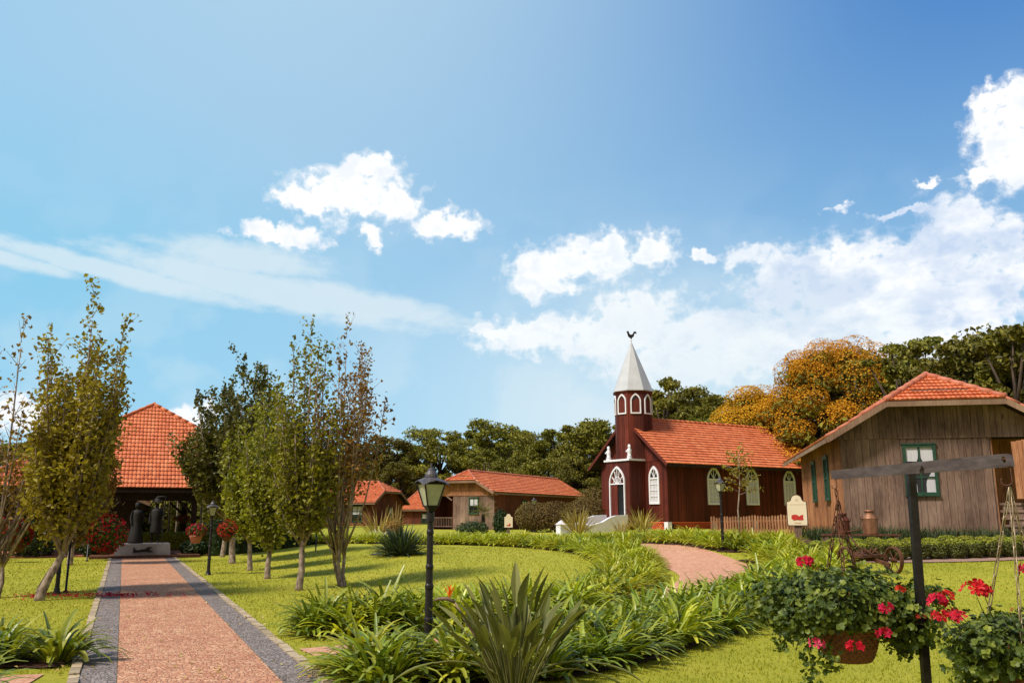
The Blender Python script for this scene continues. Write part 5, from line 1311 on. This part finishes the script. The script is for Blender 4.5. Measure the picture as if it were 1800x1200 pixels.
mb = MB(); n = 0
while n < 330:
    x = -9.3 + r2.gauss(.9, .85); y = 17.75 + r2.gauss(0, .28); n += 1
    leafcard(mb, (x, y, r2.uniform(.03, .06)), Vector((0, 0, 1)) + rsph(r2) * .5, r2.uniform(.035, .06), r2, 1.2)
tag(mb.build('fallen_petals', LM['crimson']), 'fallen red petals on the grass under the flower basket left of the path', 'fallen petals', kind='stuff')

# ================================================================== LAMPS
def lamp(label, loc, sc, rz, baskets=None, h=2.19):
    t = thing('street_lamp', label, 'street lamp', loc, rz, 'black lantern lamps in the garden', sc)
    mb = MB(); k = h / 2.19
    prof = [(.085, -.15), (.085, .02), (.07, .05), (.06, .10), (.05, .14), (.045, .42), (.052, .44), (.052, .47), (.045, .49), (.043, .78), (.05, .80), (.05, .83), (.041, .85), (.039, 1.0), (.045, 1.02), (.045, 1.04), (.037, 1.06), (.035, 1.38), (.042, 1.40), (.042, 1.42), (.034, 1.44), (.034, 1.52), (.046, 1.53), (.046, 1.625), (.03, 1.63)]
    mb.lathe([(r, z * k if z < 1.5 else z + (h - 2.19)) for r, z in prof], 14)
    mb.build('post', M['black_iron'], t, smooth=False)
    dz = h - 2.19; mb = MB()
    def sq(r, z, mid=None):
        out_ = []
        for i in range(4):
            a = pi / 4 + i * pi / 2; out_.append((r * cos(a), r * sin(a), z + dz))
            if mid is not None: b = a + pi / 4; out_.append((mid[0] * cos(b), mid[0] * sin(b), mid[1] + dz))
        return out_
    b0, b1 = sq(.062, 1.70), sq(.062, 1.66)
    mb.lathe([(.03, 1.62 + dz), (.055, 1.655 + dz), (.07, 1.67 + dz), (.088, 1.70 + dz)], 4, ph=pi / 4)
    lo, hi = sq(.088, 1.70), sq(.178, 1.955)
    for i in range(4):
        j = (i + 1) % 4; mb.tube([lo[i], hi[i]], .010, 4); mb.tube([lo[i], lo[j]], .010, 4); mb.tube([hi[i], hi[j]], .012, 4)
    cg = mb.build('lantern_frame', M['black_iron'], t)
    g = MB(); lo, hi = sq(.080, 1.702), sq(.168, 1.95); g.add(lo + hi, [(i, (i + 1) % 4, (i + 1) % 4 + 4, i + 4) for i in range(4)]); g.build('glass', M['lamp_glass'], t)
    mb = MB()   # wavy cap: corners dip, mid sides arch up
    rings = [(.235, 1.925, .150, 1.985), (.225, 1.94, .150, 1.995), (.13, 1.99, .10, 2.02), (.075, 2.03, .072, 2.035)]
    vs = []
    for r, z, rm, zm in rings:
        for i in range(4):
            a = pi / 4 + i * pi / 2
            for q in range(4):
                f = q / 4; w = sin(pi * f); aa = a + f * pi / 2
                # straight side between corners
                c0 = Vector((r * cos(a), r * sin(a))); c1 = Vector((r * cos(a + pi / 2), r * sin(a + pi / 2))); p = c0.lerp(c1, f)
                vs.append((p.x, p.y, z + (zm - z) * w + dz))
    fs = []
    for k_ in range(3):
        for i in range(16): fs.append((k_ * 16 + i, k_ * 16 + (i + 1) % 16, (k_ + 1) * 16 + (i + 1) % 16, (k_ + 1) * 16 + i))
    mb.add(vs, fs); mb.lathe([(.078, 2.03 + dz), (.072, 2.06 + dz), (.045, 2.10 + dz), (.04, 2.12 + dz), (.012, 2.135 + dz), (.010, 2.19 + dz)], 14)
    mb.build('cap', M['cap_iron'], t)
    return t
lamp('nearest black lantern on a slim post among the strap leaves', (-.93, 9.94, 0), 1, R(28))
lamp('black lantern beside the cobbled path near the pavilion', (-8.31, 24.14, 0), .93, R(20))
lamp('black lantern in front of the chapel side wall', (5.63, 23.4, G(5.63, 23.4)), .85, R(35), h=2.3)
lamp('black lantern half hidden among leaves left of the path', (-9.48, 18.45, 0), .93, R(10))
t = lamp('small pale lantern right of the long house window', (wx(938, 52), 52, .6), .95, R(10))

# flower baskets on brackets
def flowerball(name, label, loc, rad, nl, nf, pot, seed, sc=1., s=.06, lm='crimson', group='red flower baskets'):
    r2 = random.Random(seed); t = thing(name, label, 'flower basket', loc, 0, group, sc); mb = MB(); fl = MB()
    leafball(mb, (0, 0, rad[2] * .5), (rad[0] * .95, rad[1] * .95, rad[2] * .9), nl, s, r2, .3); leafball(fl, (0, 0, rad[2] * .55), rad, nf, s * 1.0, r2, .82, 1.1)
    mb.build('foliage', LM['geran'], t); fl.build('blossoms', LM[lm], t)
    mb = MB()
    if pot: mb.lathe([(.12, -.26), (.17, -.10), (.19, -.08), (.19, -.03), (.16, -.03)], 16); mb.build('pot', M['terracotta'], t, smooth=True)
    else: mb.lathe([(.08, -.2), (.17, -.06), (.19, 0), (.17, .01)], 16); mb.build('pot', M['rust'], t, smooth=True)
    return t
def bracket(name, label, loc, h, arms, rz=0):
    t = thing(name, label, 'plant stand', loc, rz); mb = MB(); mb.lathe([(.06, -.1), (.06, .03), (.025, .06), (.022, h)], 8); mb.build('post', M['black_iron'], t, smooth=True)
    mb = MB()
    for s in arms: mb.tube([(0, 0, h - .35), (s * .5, 0, h - .05), (s, 0, h - .12)], .012, 5); 
    if arms: mb.build('bracket', M['black_iron'], t, smooth=True)
    return t
flowerball('flower_basket', 'big red blossom basket in front of the trunks left of the path', (-9.35 + .75, 18.6, .98), (.42, .38, .42), 900, 480, 0, 41, 1.0, .055)
flowerball('flower_basket', 'red blossom basket nearest the left frame edge', (-10.25, 18.2, 1.05), (.28, .26, .3), 500, 260, 0, 42, 1.0, .055)
bracket('plant_stand', 'thin black stand carrying the red baskets left of the path', (-9.42, 18.7, 0), 1.5, (-.75, .75))
flowerball('flower_basket', 'red blossom basket in a clay pot left of the path lamp', (-8.85, 24.5, 1.08), (.30, .28, .2), 500, 260, 1, 43, .95, .05)
flowerball('flower_basket', 'red blossom basket right of the path lamp', (-7.92, 24.3, 1.08), (.29, .27, .28), 500, 330, 0, 44, .95, .05)
bracket('plant_stand', 'black stand holding the two baskets beside the path lamp', (-8.38, 24.4, 0), 1.45, (-.45, .45))
flowerball('flower_basket', 'dim red basket hanging behind the right stem of the pavilion statues', (wx(290, 40), 43, 1.35), (.45, .4, .18), 400, 260, 0, 45, 1., .06)
bracket('plant_stand', 'slim stand under the dim red basket behind the statues', (wx(290, 40), 43.05, 0), 1.2, ())
flowerball('flower_basket', 'red blossom basket on a pole behind the thin tree stems', (-7.25, 32.4, 1.22), (.42, .38, .3), 600, 300, 0, 46, 1., .06)
bracket('plant_stand', 'thin pole under the red basket behind the tree stems', (-7.25, 32.42, .25), .95, ())
flowerball('flower_basket', 'flat pot of orange and yellow blossom left of the statues', (P2(-1.05, 34.5).x, P2(-1.05, 34.5).y, 1.05), (.34, .32, .17), 500, 120, 0, 47, 1., .05, 'orange')
bracket('plant_stand', 'stand under the orange flower pot left of the statues', (P2(-1.05, 34.5).x, P2(-1.05, 34.5).y, 0), .9, ())
flowerball('flower_basket', 'low red blossom clump far left of the pavilion', (wx(20, 30), 30, 1.0), (.5, .4, .35), 500, 260, 0, 48, 1., .06)
bracket('plant_stand', 'stand under the far left red clump', (wx(20, 30), 30.02, 0), .85, ())

# ================================================================== SIGNS
def sign(label, loc, w, h, rz, red, post_h):
    t = thing('info_sign', label, 'sign', loc, rz)
    def outline(w, h, b):
        w2 = w / 2 - b; hs = h * .76 - b * .3; pts = [(-w2, b), (w2, b), (w2, hs)]
        for i in range(1, 5): a = i / 4 * pi / 2; pts.append((w2 - w * .22 * sin(a), hs + h * .10 * (1 - cos(a))))
        rr = w * .28 - b * .8
        for i in range(0, 9): a = i / 8 * pi; pts.append((rr * cos(a) * .95, hs + h * .10 + rr * .75 * sin(a)))
        for i in range(3, -1, -1): a = i / 4 * pi / 2; pts.append((-(w2 - w * .22 * sin(a)), hs + h * .10 * (1 - cos(a))))
        return pts
    mb = MB(); mb.prism([(x, z + post_h) for x, z in outline(w, h, 0)], 0, .03); mb.build('board', M['sign_border'], t)
    mb = MB(); mb.prism([(x, z + post_h) for x, z in outline(w, h, .022 * w / .5)], -.006, -.001); f = mb.build('sign_face', M['sign_face'], t)
    mb = MB()
    if red:
        pts = [(-.12, .16), (-.13, .10), (-.08, .06), (.0, .07), (.06, .065), (.13, .07), (.12, .12), (.13, .17), (.08, .165), (.04, .14), (.0, .17), (-.06, .175)]
        mb.prism([(x * w / .45, post_h + .08 * h + z * h / .62) for x, z in pts], -.011, -.007); mb.build('picture', M['sign_red'], f)
        mb = MB(); r2 = random.Random(1)
        for zz, ww, hh in ((.83, .14, .012), (.79, .14, .012), (.67, .62, .010), (.10, .3, .012), (.075, .24, .01)):
            x = -ww / 2 * w
            while x < ww / 2 * w: l = r2.uniform(.012, .03); mb.box(x, x + l, -.0095, -.007, post_h + zz * h, post_h + zz * h + hh * h); x += l + .008
        mb.build('small_lettering', M['terracotta'], f)
        mb = MB()
        for x in (-.44, .44):
            for zz in (.06, .68): mb.lathe([(.008, 0), (.008, .004)], 6, (0, 0, 0)); mb.v[-12:] = [(vx + x * w, -.012 + vz, vy + post_h + zz * h) for vx, vy, vz in mb.v[-12:]]
        mb.build('screws', M['rust'], f)
    else:
        pts = [(-.12, .16), (.02, .2), (.06, .30), (.1, .26), (.1, .12), (-.06, .11)]
        mb.prism([(x * w / .45, post_h + z * h / .9) for x, z in pts], -.011, -.007); mb.build('picture', M['sign_red'], f)
    mb = MB(); mb.box(-w * .16, w * .16, .031, .08, -.1, post_h + h * .5); mb.build('post', M['grey_wood'], t)
    return t
g = G(7.34, 22.9); sign('cream sign board with dark border and red picture before the grey house', (7.50, 22.9, g), .53, .82, R(-14), 1, 1.62 - .30 - g)
g = G(-.19, 41); sign('small cream sign before the long brown house', (wx(894, 41), 41, g), .42, .66, R(0), 0, 1.62 - .60 - g)

# ================================================================== BALANCE SCALE
bs = thing('balance_scale', 'dark iron balance beam on a post with two chain sets', 'scale', (2.46, 5.3, 0))
def W3(p): return (p[0] - 2.46, p[1] - 5.3, p[2])
mb = MB(); beam(mb, W3((2.435, 5.34, -.2)), W3((2.47, 5.34, 1.925)), .044, .044, (0, 1, 0)); mb.build('post', M['black_iron'], bs)
mb = MB(); La, Lb = Vector(W3((2.06, 5.56, 1.852))), Vector(W3((2.815, 4.83, 1.905)))
d_ = (Lb - La); d_.normalize(); s_ = Vector((-d_.y, d_.x, 0)).normalized(); up_ = s_.cross(d_) * -1
if up_.z < 0: up_ = -up_
LL = (Lb - La).length
def bf(s, o, z): p = La + d_ * s - s_ * o + up_ * z; return tuple(p)
# flat bar: notched left tip, slot hole near the right end
bar = [(0, -.012), (0, .034), (LL * .5, .040), (LL - .03, .044), (LL, .030), (LL, -.046), (LL - .018, -.040), (LL - .05, -.046), (.02, -.034)]
hole = [(LL - .045 + .011 * cos(a), .004 + .02 * sin(a)) for a in [i * 2 * pi / 12 for i in range(12)]]
n = 12; ang = lambda i: i * 2 * pi / n
outr = [(LL, .004), (LL, .023), (LL - .02, .036), (LL - .045, .037), (LL - .07, .037), (LL - .09, .037), (LL - .09, .004), (LL - .09, -.035), (LL - .07, -.038), (LL - .045, -.039), (LL - .02, -.035), (LL, -.039)]
mb = MB(); mb.ring(outr, hole, -.009, .009, bf); mb.prism([(0, -.012), (.012, -.028), (LL - .09, -.038), (LL - .09, .037), (LL * .5, .034), (0, .029)], -.009, .009, bf)
mb.tube([bf(LL * .53, -.05, .0), bf(LL * .53, .05, .0)], .014, 8)
mb.build('beam', M['steel_beam'], bs)
def link(mb, a, b, w, r, tw):
    a = Vector(a); b = Vector(b); d = (b - a); L_ = d.length; d.normalize(); u = d.orthogonal().normalized(); v = d.cross(u); e = u * cos(tw) + v * sin(tw)
    pts = []
    for i in range(13):
        t = i / 12 * 2 * pi; x = cos(t); y = sin(t); lx = L_ / 2 + r - w / 2
        pts.append((a + b) / 2 + d * ((lx if x > 0 else -lx) * (1 if abs(x) > .05 else 0) + x * w / 2) + e * y * w / 2)
    mb.tube(pts, r, 5, False)
def chain(mb, p, q, ll, w, r, sag=0.):
    p = Vector(p); q = Vector(q); n = max(1, round((q - p).length / ll))
    for i in range(n):
        f0, f1 = i / n, (i + 1) / n; a = p.lerp(q, f0); b = p.lerp(q, f1); a.z -= sag * sin(pi * f0); b.z -= sag * sin(pi * f1); link(mb, a, b, w, r * 1.45, (i % 2) * pi / 2 + .4)
def shook(mb, p, h, r):
    p = Vector(p); pts = []
    for i in range(9): a = pi * (1.1 - i / 8 * 1.25) ; pts.append(p + d_ * (h * .22 * cos(a)) + Vector((0, 0, h * .2 * sin(a) - .0)))
    for i in range(1, 10): a = -i / 9 * pi * 1.2; pts.append(p + d_ * (h * .22 * (1.1 - 0) * cos(a) * 1.0 + 0) + Vector((0, 0, -h * .75 + h * .2 * sin(a))))
    mb.tube(pts, r, 6)
bl = Vector((2.09, 5.58, .95)); br_ = Vector((2.80, 4.95, .78))
bll = bl - Vector((2.46, 5.3, 0)); brl = br_ - Vector((2.46, 5.3, 0))     # rims of the two hanging baskets
# left set
mb = MB(); p0 = Vector(bf(.012, 0, -.02)); shook(mb, p0, .07, .0035); q0 = p0 + Vector((.006, 0, -.075)); mb.build('hook', M['rust'], bs, smooth=True)
mb = MB(); chain(mb, q0, q0 + Vector((0.008, 0, -.07)), .035, .018, .0028)
k0 = q0 + Vector((.008, 0, -.07))
for a in (.3, 2.3, 4.4): chain(mb, k0, bll + Vector((cos(a) * .17, sin(a) * .17, .0)), .052, .022, .0026)
mb.build('chain_set', M['rust'], bs, smooth=True)
mb = MB(); p1 = Vector(bf(LL - .045, 0, -.016)); shook(mb, p1, .13, .0042); mb.build('hook', M['rust'], bs, smooth=True)
mb = MB(); k1 = p1 + Vector((.012, 0, -.135)); 
for a in (.15, 2.5, 4.3): chain(mb, k1, brl + Vector((cos(a) * .21, sin(a) * .19, .0)), .085, .017, .0024)
mb.build('chain_set', M['brass_wire'], bs, smooth=True)

# hanging geranium baskets
def geraleaf(mb, c, nrm, s, r_):
    n = Vector(nrm).normalized(); u = n.orthogonal().normalized(); w = n.cross(u); a0 = r_.uniform(0, 6.28); k = len(mb.v); c = Vector(c)
    mb.v.append(tuple(c - n * s * .12)); m = 11
    for i in range(m):
        a = a0 + i * 2 * pi / m; r = s * .5 * (1 + (.14 if i % 2 else -.08)) * (1 - .45 * (i == 0)); mb.v.append(tuple(c + (u * cos(a) + w * sin(a)) * r + n * s * (.10 if i % 2 else .02)))
    for i in range(m): mb.f.append((k, k + 1 + i, k + 1 + (i + 1) % m))
def petals(mb, c, nrm, s, r_, n=5):
    nr = Vector(nrm).normalized(); u = nr.orthogonal().normalized(); w = nr.cross(u); a0 = r_.uniform(0, 6.28); c = Vector(c)
    for i in range(n):
        a = a0 + i * 2 * pi / n; d = u * cos(a) + w * sin(a); e = nr.cross(d); k = len(mb.v)
        mb.v += [tuple(c), tuple(c + d * s * .3 + e * s * .17 + nr * s * .05), tuple(c + d * s * .5 + e * s * .15 + nr * s * .12), tuple(c + d * s * .56 + nr * s * .06), tuple(c + d * s * .5 - e * s * .15 + nr * s * .12), tuple(c + d * s * .3 - e * s * .17 + nr * s * .05)]
        mb.f += [(k, k + 1, k + 2, k + 3), (k, k + 3, k + 4, k + 5)]
def basket(label, loc, rad, r0, h, nleaf, heads, seed, lsize=.048, trail=()):
    r2 = random.Random(seed); t = thing('hanging_geranium', label, 'hanging basket', loc)
    mb = MB(); nth, nr = 96, 26; base = 0
    for j in range(nr):
        z = -h + h * j / (nr - 1); f = j / (nr - 1); r = r0 * (.60 + .40 * f ** .55)
        for i in range(nth):
            a = 2 * pi * i / nth; wv = .0048 * sin(a * 24 + (j // 2 % 2) * pi) * (1 if j % 2 else .35); mb.v.append(((r + wv) * cos(a), (r + wv) * sin(a), z))
    for j in range(nr - 1):
        for i in range(nth): a = j * nth + i; b = j * nth + (i + 1) % nth; mb.f.append((a, b, b + nth, a + nth))
    mb.f.append(tuple(range(nth))[::-1]); mb.f.append(tuple((nr - 1) * nth + i for i in range(nth)))
    bk = mb.build('wicker_bowl', M['wicker'], t); mb = MB()
    mb.tube([((r0 + .006) * cos(a), (r0 + .006) * sin(a), 0) for a in [i * 2 * pi / 40 for i in range(41)]], .010, 6, False); mb.build('rim', M['wicker'], bk, smooth=True)
    lf = MB(); st = MB()
    blobs = [(Vector((0, 0, .08)), Vector(rad) * .84)]
    for i in range(13):
        a = i * .55 + r2.uniform(-.2, .2); rr = rad[0] * r2.uniform(.4, .92); blobs.append((Vector((cos(a) * rr, sin(a) * rr * rad[1] / rad[0], r2.uniform(-.10, .16))), Vector((rad[0] * .42, rad[1] * .42, rad[2] * .5))))
    for i in range(nleaf):
        c, R_ = blobs[0] if r2.random() < .5 else r2.choice(blobs); d = rsph(r2); k = r2.uniform(.55, 1.0) if r2.random() < .9 else r2.uniform(1.0, 1.22)
        p = c + Vector((d.x * R_.x, d.y * R_.y, d.z * R_.z)) * k
        if p.z < -.10 and (p.x ** 2 + p.y ** 2) < (r0 * 1.02) ** 2 : continue
        if p.z < -.035 and p.y < 0 and abs(p.x) < r0 * 1.05: continue
        geraleaf(lf, p, d + Vector((0, -.15, .45)) + rsph(r2) * .8, lsize * r2.uniform(.45, 1.35), r2)
        if i % 7 == 0: st.tube([c + (p - c) * .2, p], [.0025, .0018], 3, False)
    for (tx, ty, tz, tl) in trail:
        for i in range(int(tl * 320)):
            f = r2.random(); p = Vector((tx, ty, tz)) + Vector((r2.gauss(0, .03), r2.gauss(0, .03), -tl * f)); geraleaf(lf, p, rsph(r2) + Vector((0, -.6, .3)), lsize * r2.uniform(.5, 1.1), r2)
        st.tube([(tx * .6, ty * .6, tz + .1), (tx, ty, tz), (tx, ty, tz - tl)], [.004, .003, .002], 4)
    lf.build('foliage', LM['geran'], t); st.build('stems', LM['geran'], t, smooth=True)
    for (x, y, z, s, kind) in heads:
        fl = MB(); c = Vector((x, y, z)); top = c
        n = {'full': 11, 'bud': 4, 'small': 6, 'pink': 4}[kind]
        for i in range(n):
            d = rsph(r2); d.z = abs(d.z) * .9 - .1; d.y -= .25; d.normalize(); petals(fl, c + Vector((d.x, d.y, d.z * .7)) * s * .5, d + rsph(r2) * .35, s * (.62 if kind != 'bud' else .3) * r2.uniform(.8, 1.15), r2)
        f = fl.build('flower_head', LM['pink' if kind == 'pink' else ('red' if kind != 'bud' else 'crimson')], t)
        s2 = MB(); s2.tube([tuple(c * .55 + Vector((0, 0, -.05))), tuple(c * .85 + Vector((0, 0, -.04))), tuple(c)], [.003, .0025, .002], 5); s2.build('flower_stalk', LM['geran'], f, smooth=True)
    return t
def hd_(px, py, Z, o):   # helper used once to read flower positions in the basket frame (metres)
    return None
M['wicker'] = plain('brown_wicker', (.085, .022, .012), (.24, .075, .04), 40, .55, bmp=.3, spec=.5)
basket('hanging basket of geraniums with a few red flowers left of the iron post', tuple(bl), (.50, .40, .29), .205, .235, 9000,
       [(-.30, -.2, .37, .08, 'full'), (.20, -.36, .22, .05, 'small'), (.08, -.42, .12, .07, 'full'), (.05, -.44, -.02, .075, 'full'), (-.13, -.44, -.09, .08, 'full'), (-.33, -.40, -.08, .075, 'pink'), (-.1, -.40, .2, .04, 'bud'), (.33, -.30, .06, .045, 'small'), (-.31, -.40, -.06, .03, 'bud'), (-.24, -.2, .33, .03, 'bud')], 51, .037,
       trail=[(-.30, -.18, -.08, .26), (-.2, -.25, -.1, .16), (.35, -.1, -.05, .16), (.26, -.2, -.1, .10), (-.42, 0, -.02, .16), (.44, 0, 0, .12)])
basket('hanging basket of geraniums with tall crimson flowers at the right frame edge', tuple(br_), (.44, .32, .26), .19, .2, 4800,
       [(-.50, -.15, .36, .085, 'full'), (-.43, -.12, .39, .065, 'small'), (-.50, -.16, .29, .08, 'small'), (-.41, -.15, .285, .09, 'full'), (-.28, -.12, .42, .11, 'full'), (-.22, -.1, .41, .075, 'small'), (.04, -.1, .52, .09, 'full'), (-.20, -.24, .14, .03, 'bud'), (-.17, -.25, .075, .035, 'bud'), (-.06, -.25, .0, .05, 'small'), (-.13, -.2, .325, .035, 'bud')], 52, .040)
# pine cone ornament below the right basket
t = thing('pine_cone', 'pinkish pine cone hanging beside the right wicker bowl', 'pine cone', (br_.x - .165, 4.76, br_.z - .10)); mb = MB(); r2 = random.Random(5)
for i in range(70):
    f = i / 70; a = i * 2.4; r = .026 * sin(pi * (.12 + f * .8)) + .004; c = Vector((cos(a) * r, sin(a) * r, -.035 + f * .08)); leafcard(mb, c, Vector((cos(a), sin(a), .5)), .016, r2, 1.1)
mb.lathe([(.002, -.035), (.018, -.015), (.02, .01), (.01, .04), (.002, .045)], 8); mb.build('cone', M['terracotta'], t)

# ================================================================== MILK CANS, BENCH, OLD PLOUGH
bn = thing('wooden_bench', 'rough wooden bench carrying the two milk cans', 'bench', (8.85, 22.27, G(8.55, 22.3)), R(-8))
mb = MB(); mb.box(-.92, .95, -.2, .2, .36, .40); mb.build('seat', M['rust'], bn)
for x, y in ((-.84, -.14), (.84, -.14), (-.84, .14), (.84, .14), (.5, .1)):
    mb = MB(); mb.box(x - .045, x + .045, y - .04, y + .04, -.05, .358); mb.build('leg', M['grey_wood'], bn)
canbz = G(8.55, 22.3) + .40
def can(label, x, y, r, h, mat, sq):
    t = thing('milk_can', label, 'milk can', (x, y, canbz), 0); mb = MB()
    mb.lathe([(r * .97, 0), (r, .02), (r, h * .62), (r * 1.03, h * .635), (r * 1.02, h * .66), (r * .95, h * .70), (r * .68, h * .82), (r * .64, h * .88), (r * .64, h * .93)], 24); mb.build('body', mat, t, smooth=False)
    mb = MB(); mb.lathe([(r * .74, h * .931), (r * .76, h * .96), (r * .70, h), (r * .2, h * 1.01)], 24); mb.build('lid', mat, t)
    for s in (-1, 1):
        mb = MB(); mb.tube([(s * r * .9, 0, h * .72), (s * r * 1.25, 0, h * .76), (s * r * 1.2, 0, h * .62), (s * r * 1.0, 0, h * .58)], .012, 6); mb.build('handle', mat, t, smooth=True)
M['rust_dark'] = plain('dark_rust', (.06, .012, .008), (.17, .045, .025), 9, .6, .3, bmp=.5)
M['rust_tan'] = plain('tan_rusted_tin', (.15, .055, .028), (.38, .19, .10), 5, .5, .45, bmp=.5, stretch=(1, 1, .4))
can('dark rusty milk can, left one on the bench', 8.46, 22.32, .165, .52, M['rust_dark'], 0)
can('tan coloured milk can, right one on the bench', 9.12, 22.22, .185, .60, M['rust_tan'], 0)
pg = G(7.1, 17.6)
pw = thing('old_plough', 'rusty old horse plough with two spoked iron wheels on the lawn', 'plough', (7.15, 17.6, pg), R(12))
for x in (-.52, .55):
    mb = MB(); rr = .27
    n = 24
    for (ra, rb, y0, y1) in ((rr, rr - .03, -.035, .035),): mb.ring([(x * 0 + ra * cos(i * 2 * pi / n), rr + ra * sin(i * 2 * pi / n)) for i in range(n)], [(rb * cos(i * 2 * pi / n), rr + rb * sin(i * 2 * pi / n)) for i in range(n)], y0, y1, lambda a, o, z: (x + o, a, z))
    for i in range(6): a = i * pi / 3; mb.tube([(x, 0, rr), (x, cos(a) * (rr - .02), rr + sin(a) * (rr - .02))], .010, 5)
    mb.tube([(x - .06, 0, rr), (x + .06, 0, rr)], .04, 8); mb.build('wheel', M['rust'], pw)
mb = MB(); mb.tube([(-.52, 0, .27), (.55, 0, .27)], .02, 7); beam(mb, (-.35, -.1, .36), (.35, .1, .36), .3, .05); beam(mb, (.1, -.5, .2), (.0, .5, .42), .05, .07)
for k in range(7): a = k * .9; mb.tube([(.02, 0, .36), (.02 + .16 * cos(a), .13 * sin(a), .5), (.02 + .2 * cos(a + .7), .2 * sin(a + .7), .40)], .014, 5)
mb.build('frame', M['rust'], pw)
mb = MB(); mb.tube([(0, .4, .42), (-.22, .5, .72), (-.3, .52, .80), (-.36, .5, .86)], .014, 6); mb.tube([(-.3, .52, .8), (.25, .55, .86), (.30, .56, 1.0)], .014, 6); mb.tube([(0, .2, .42), (-.1, .5, .76)], .014, 6); mb.build('handle', M['rust'], pw, smooth=True)
t = thing('soil_mound', 'small dark drain cover on the oval lawn', 'drain cover', (wx(660, 27), 28.2, G(wx(660, 27), 28.2))); mb = MB(); mb.lathe([(.22, -.02), (.22, .015), (.18, .02)], 16); mb.build('cover', M['black_iron'], t)
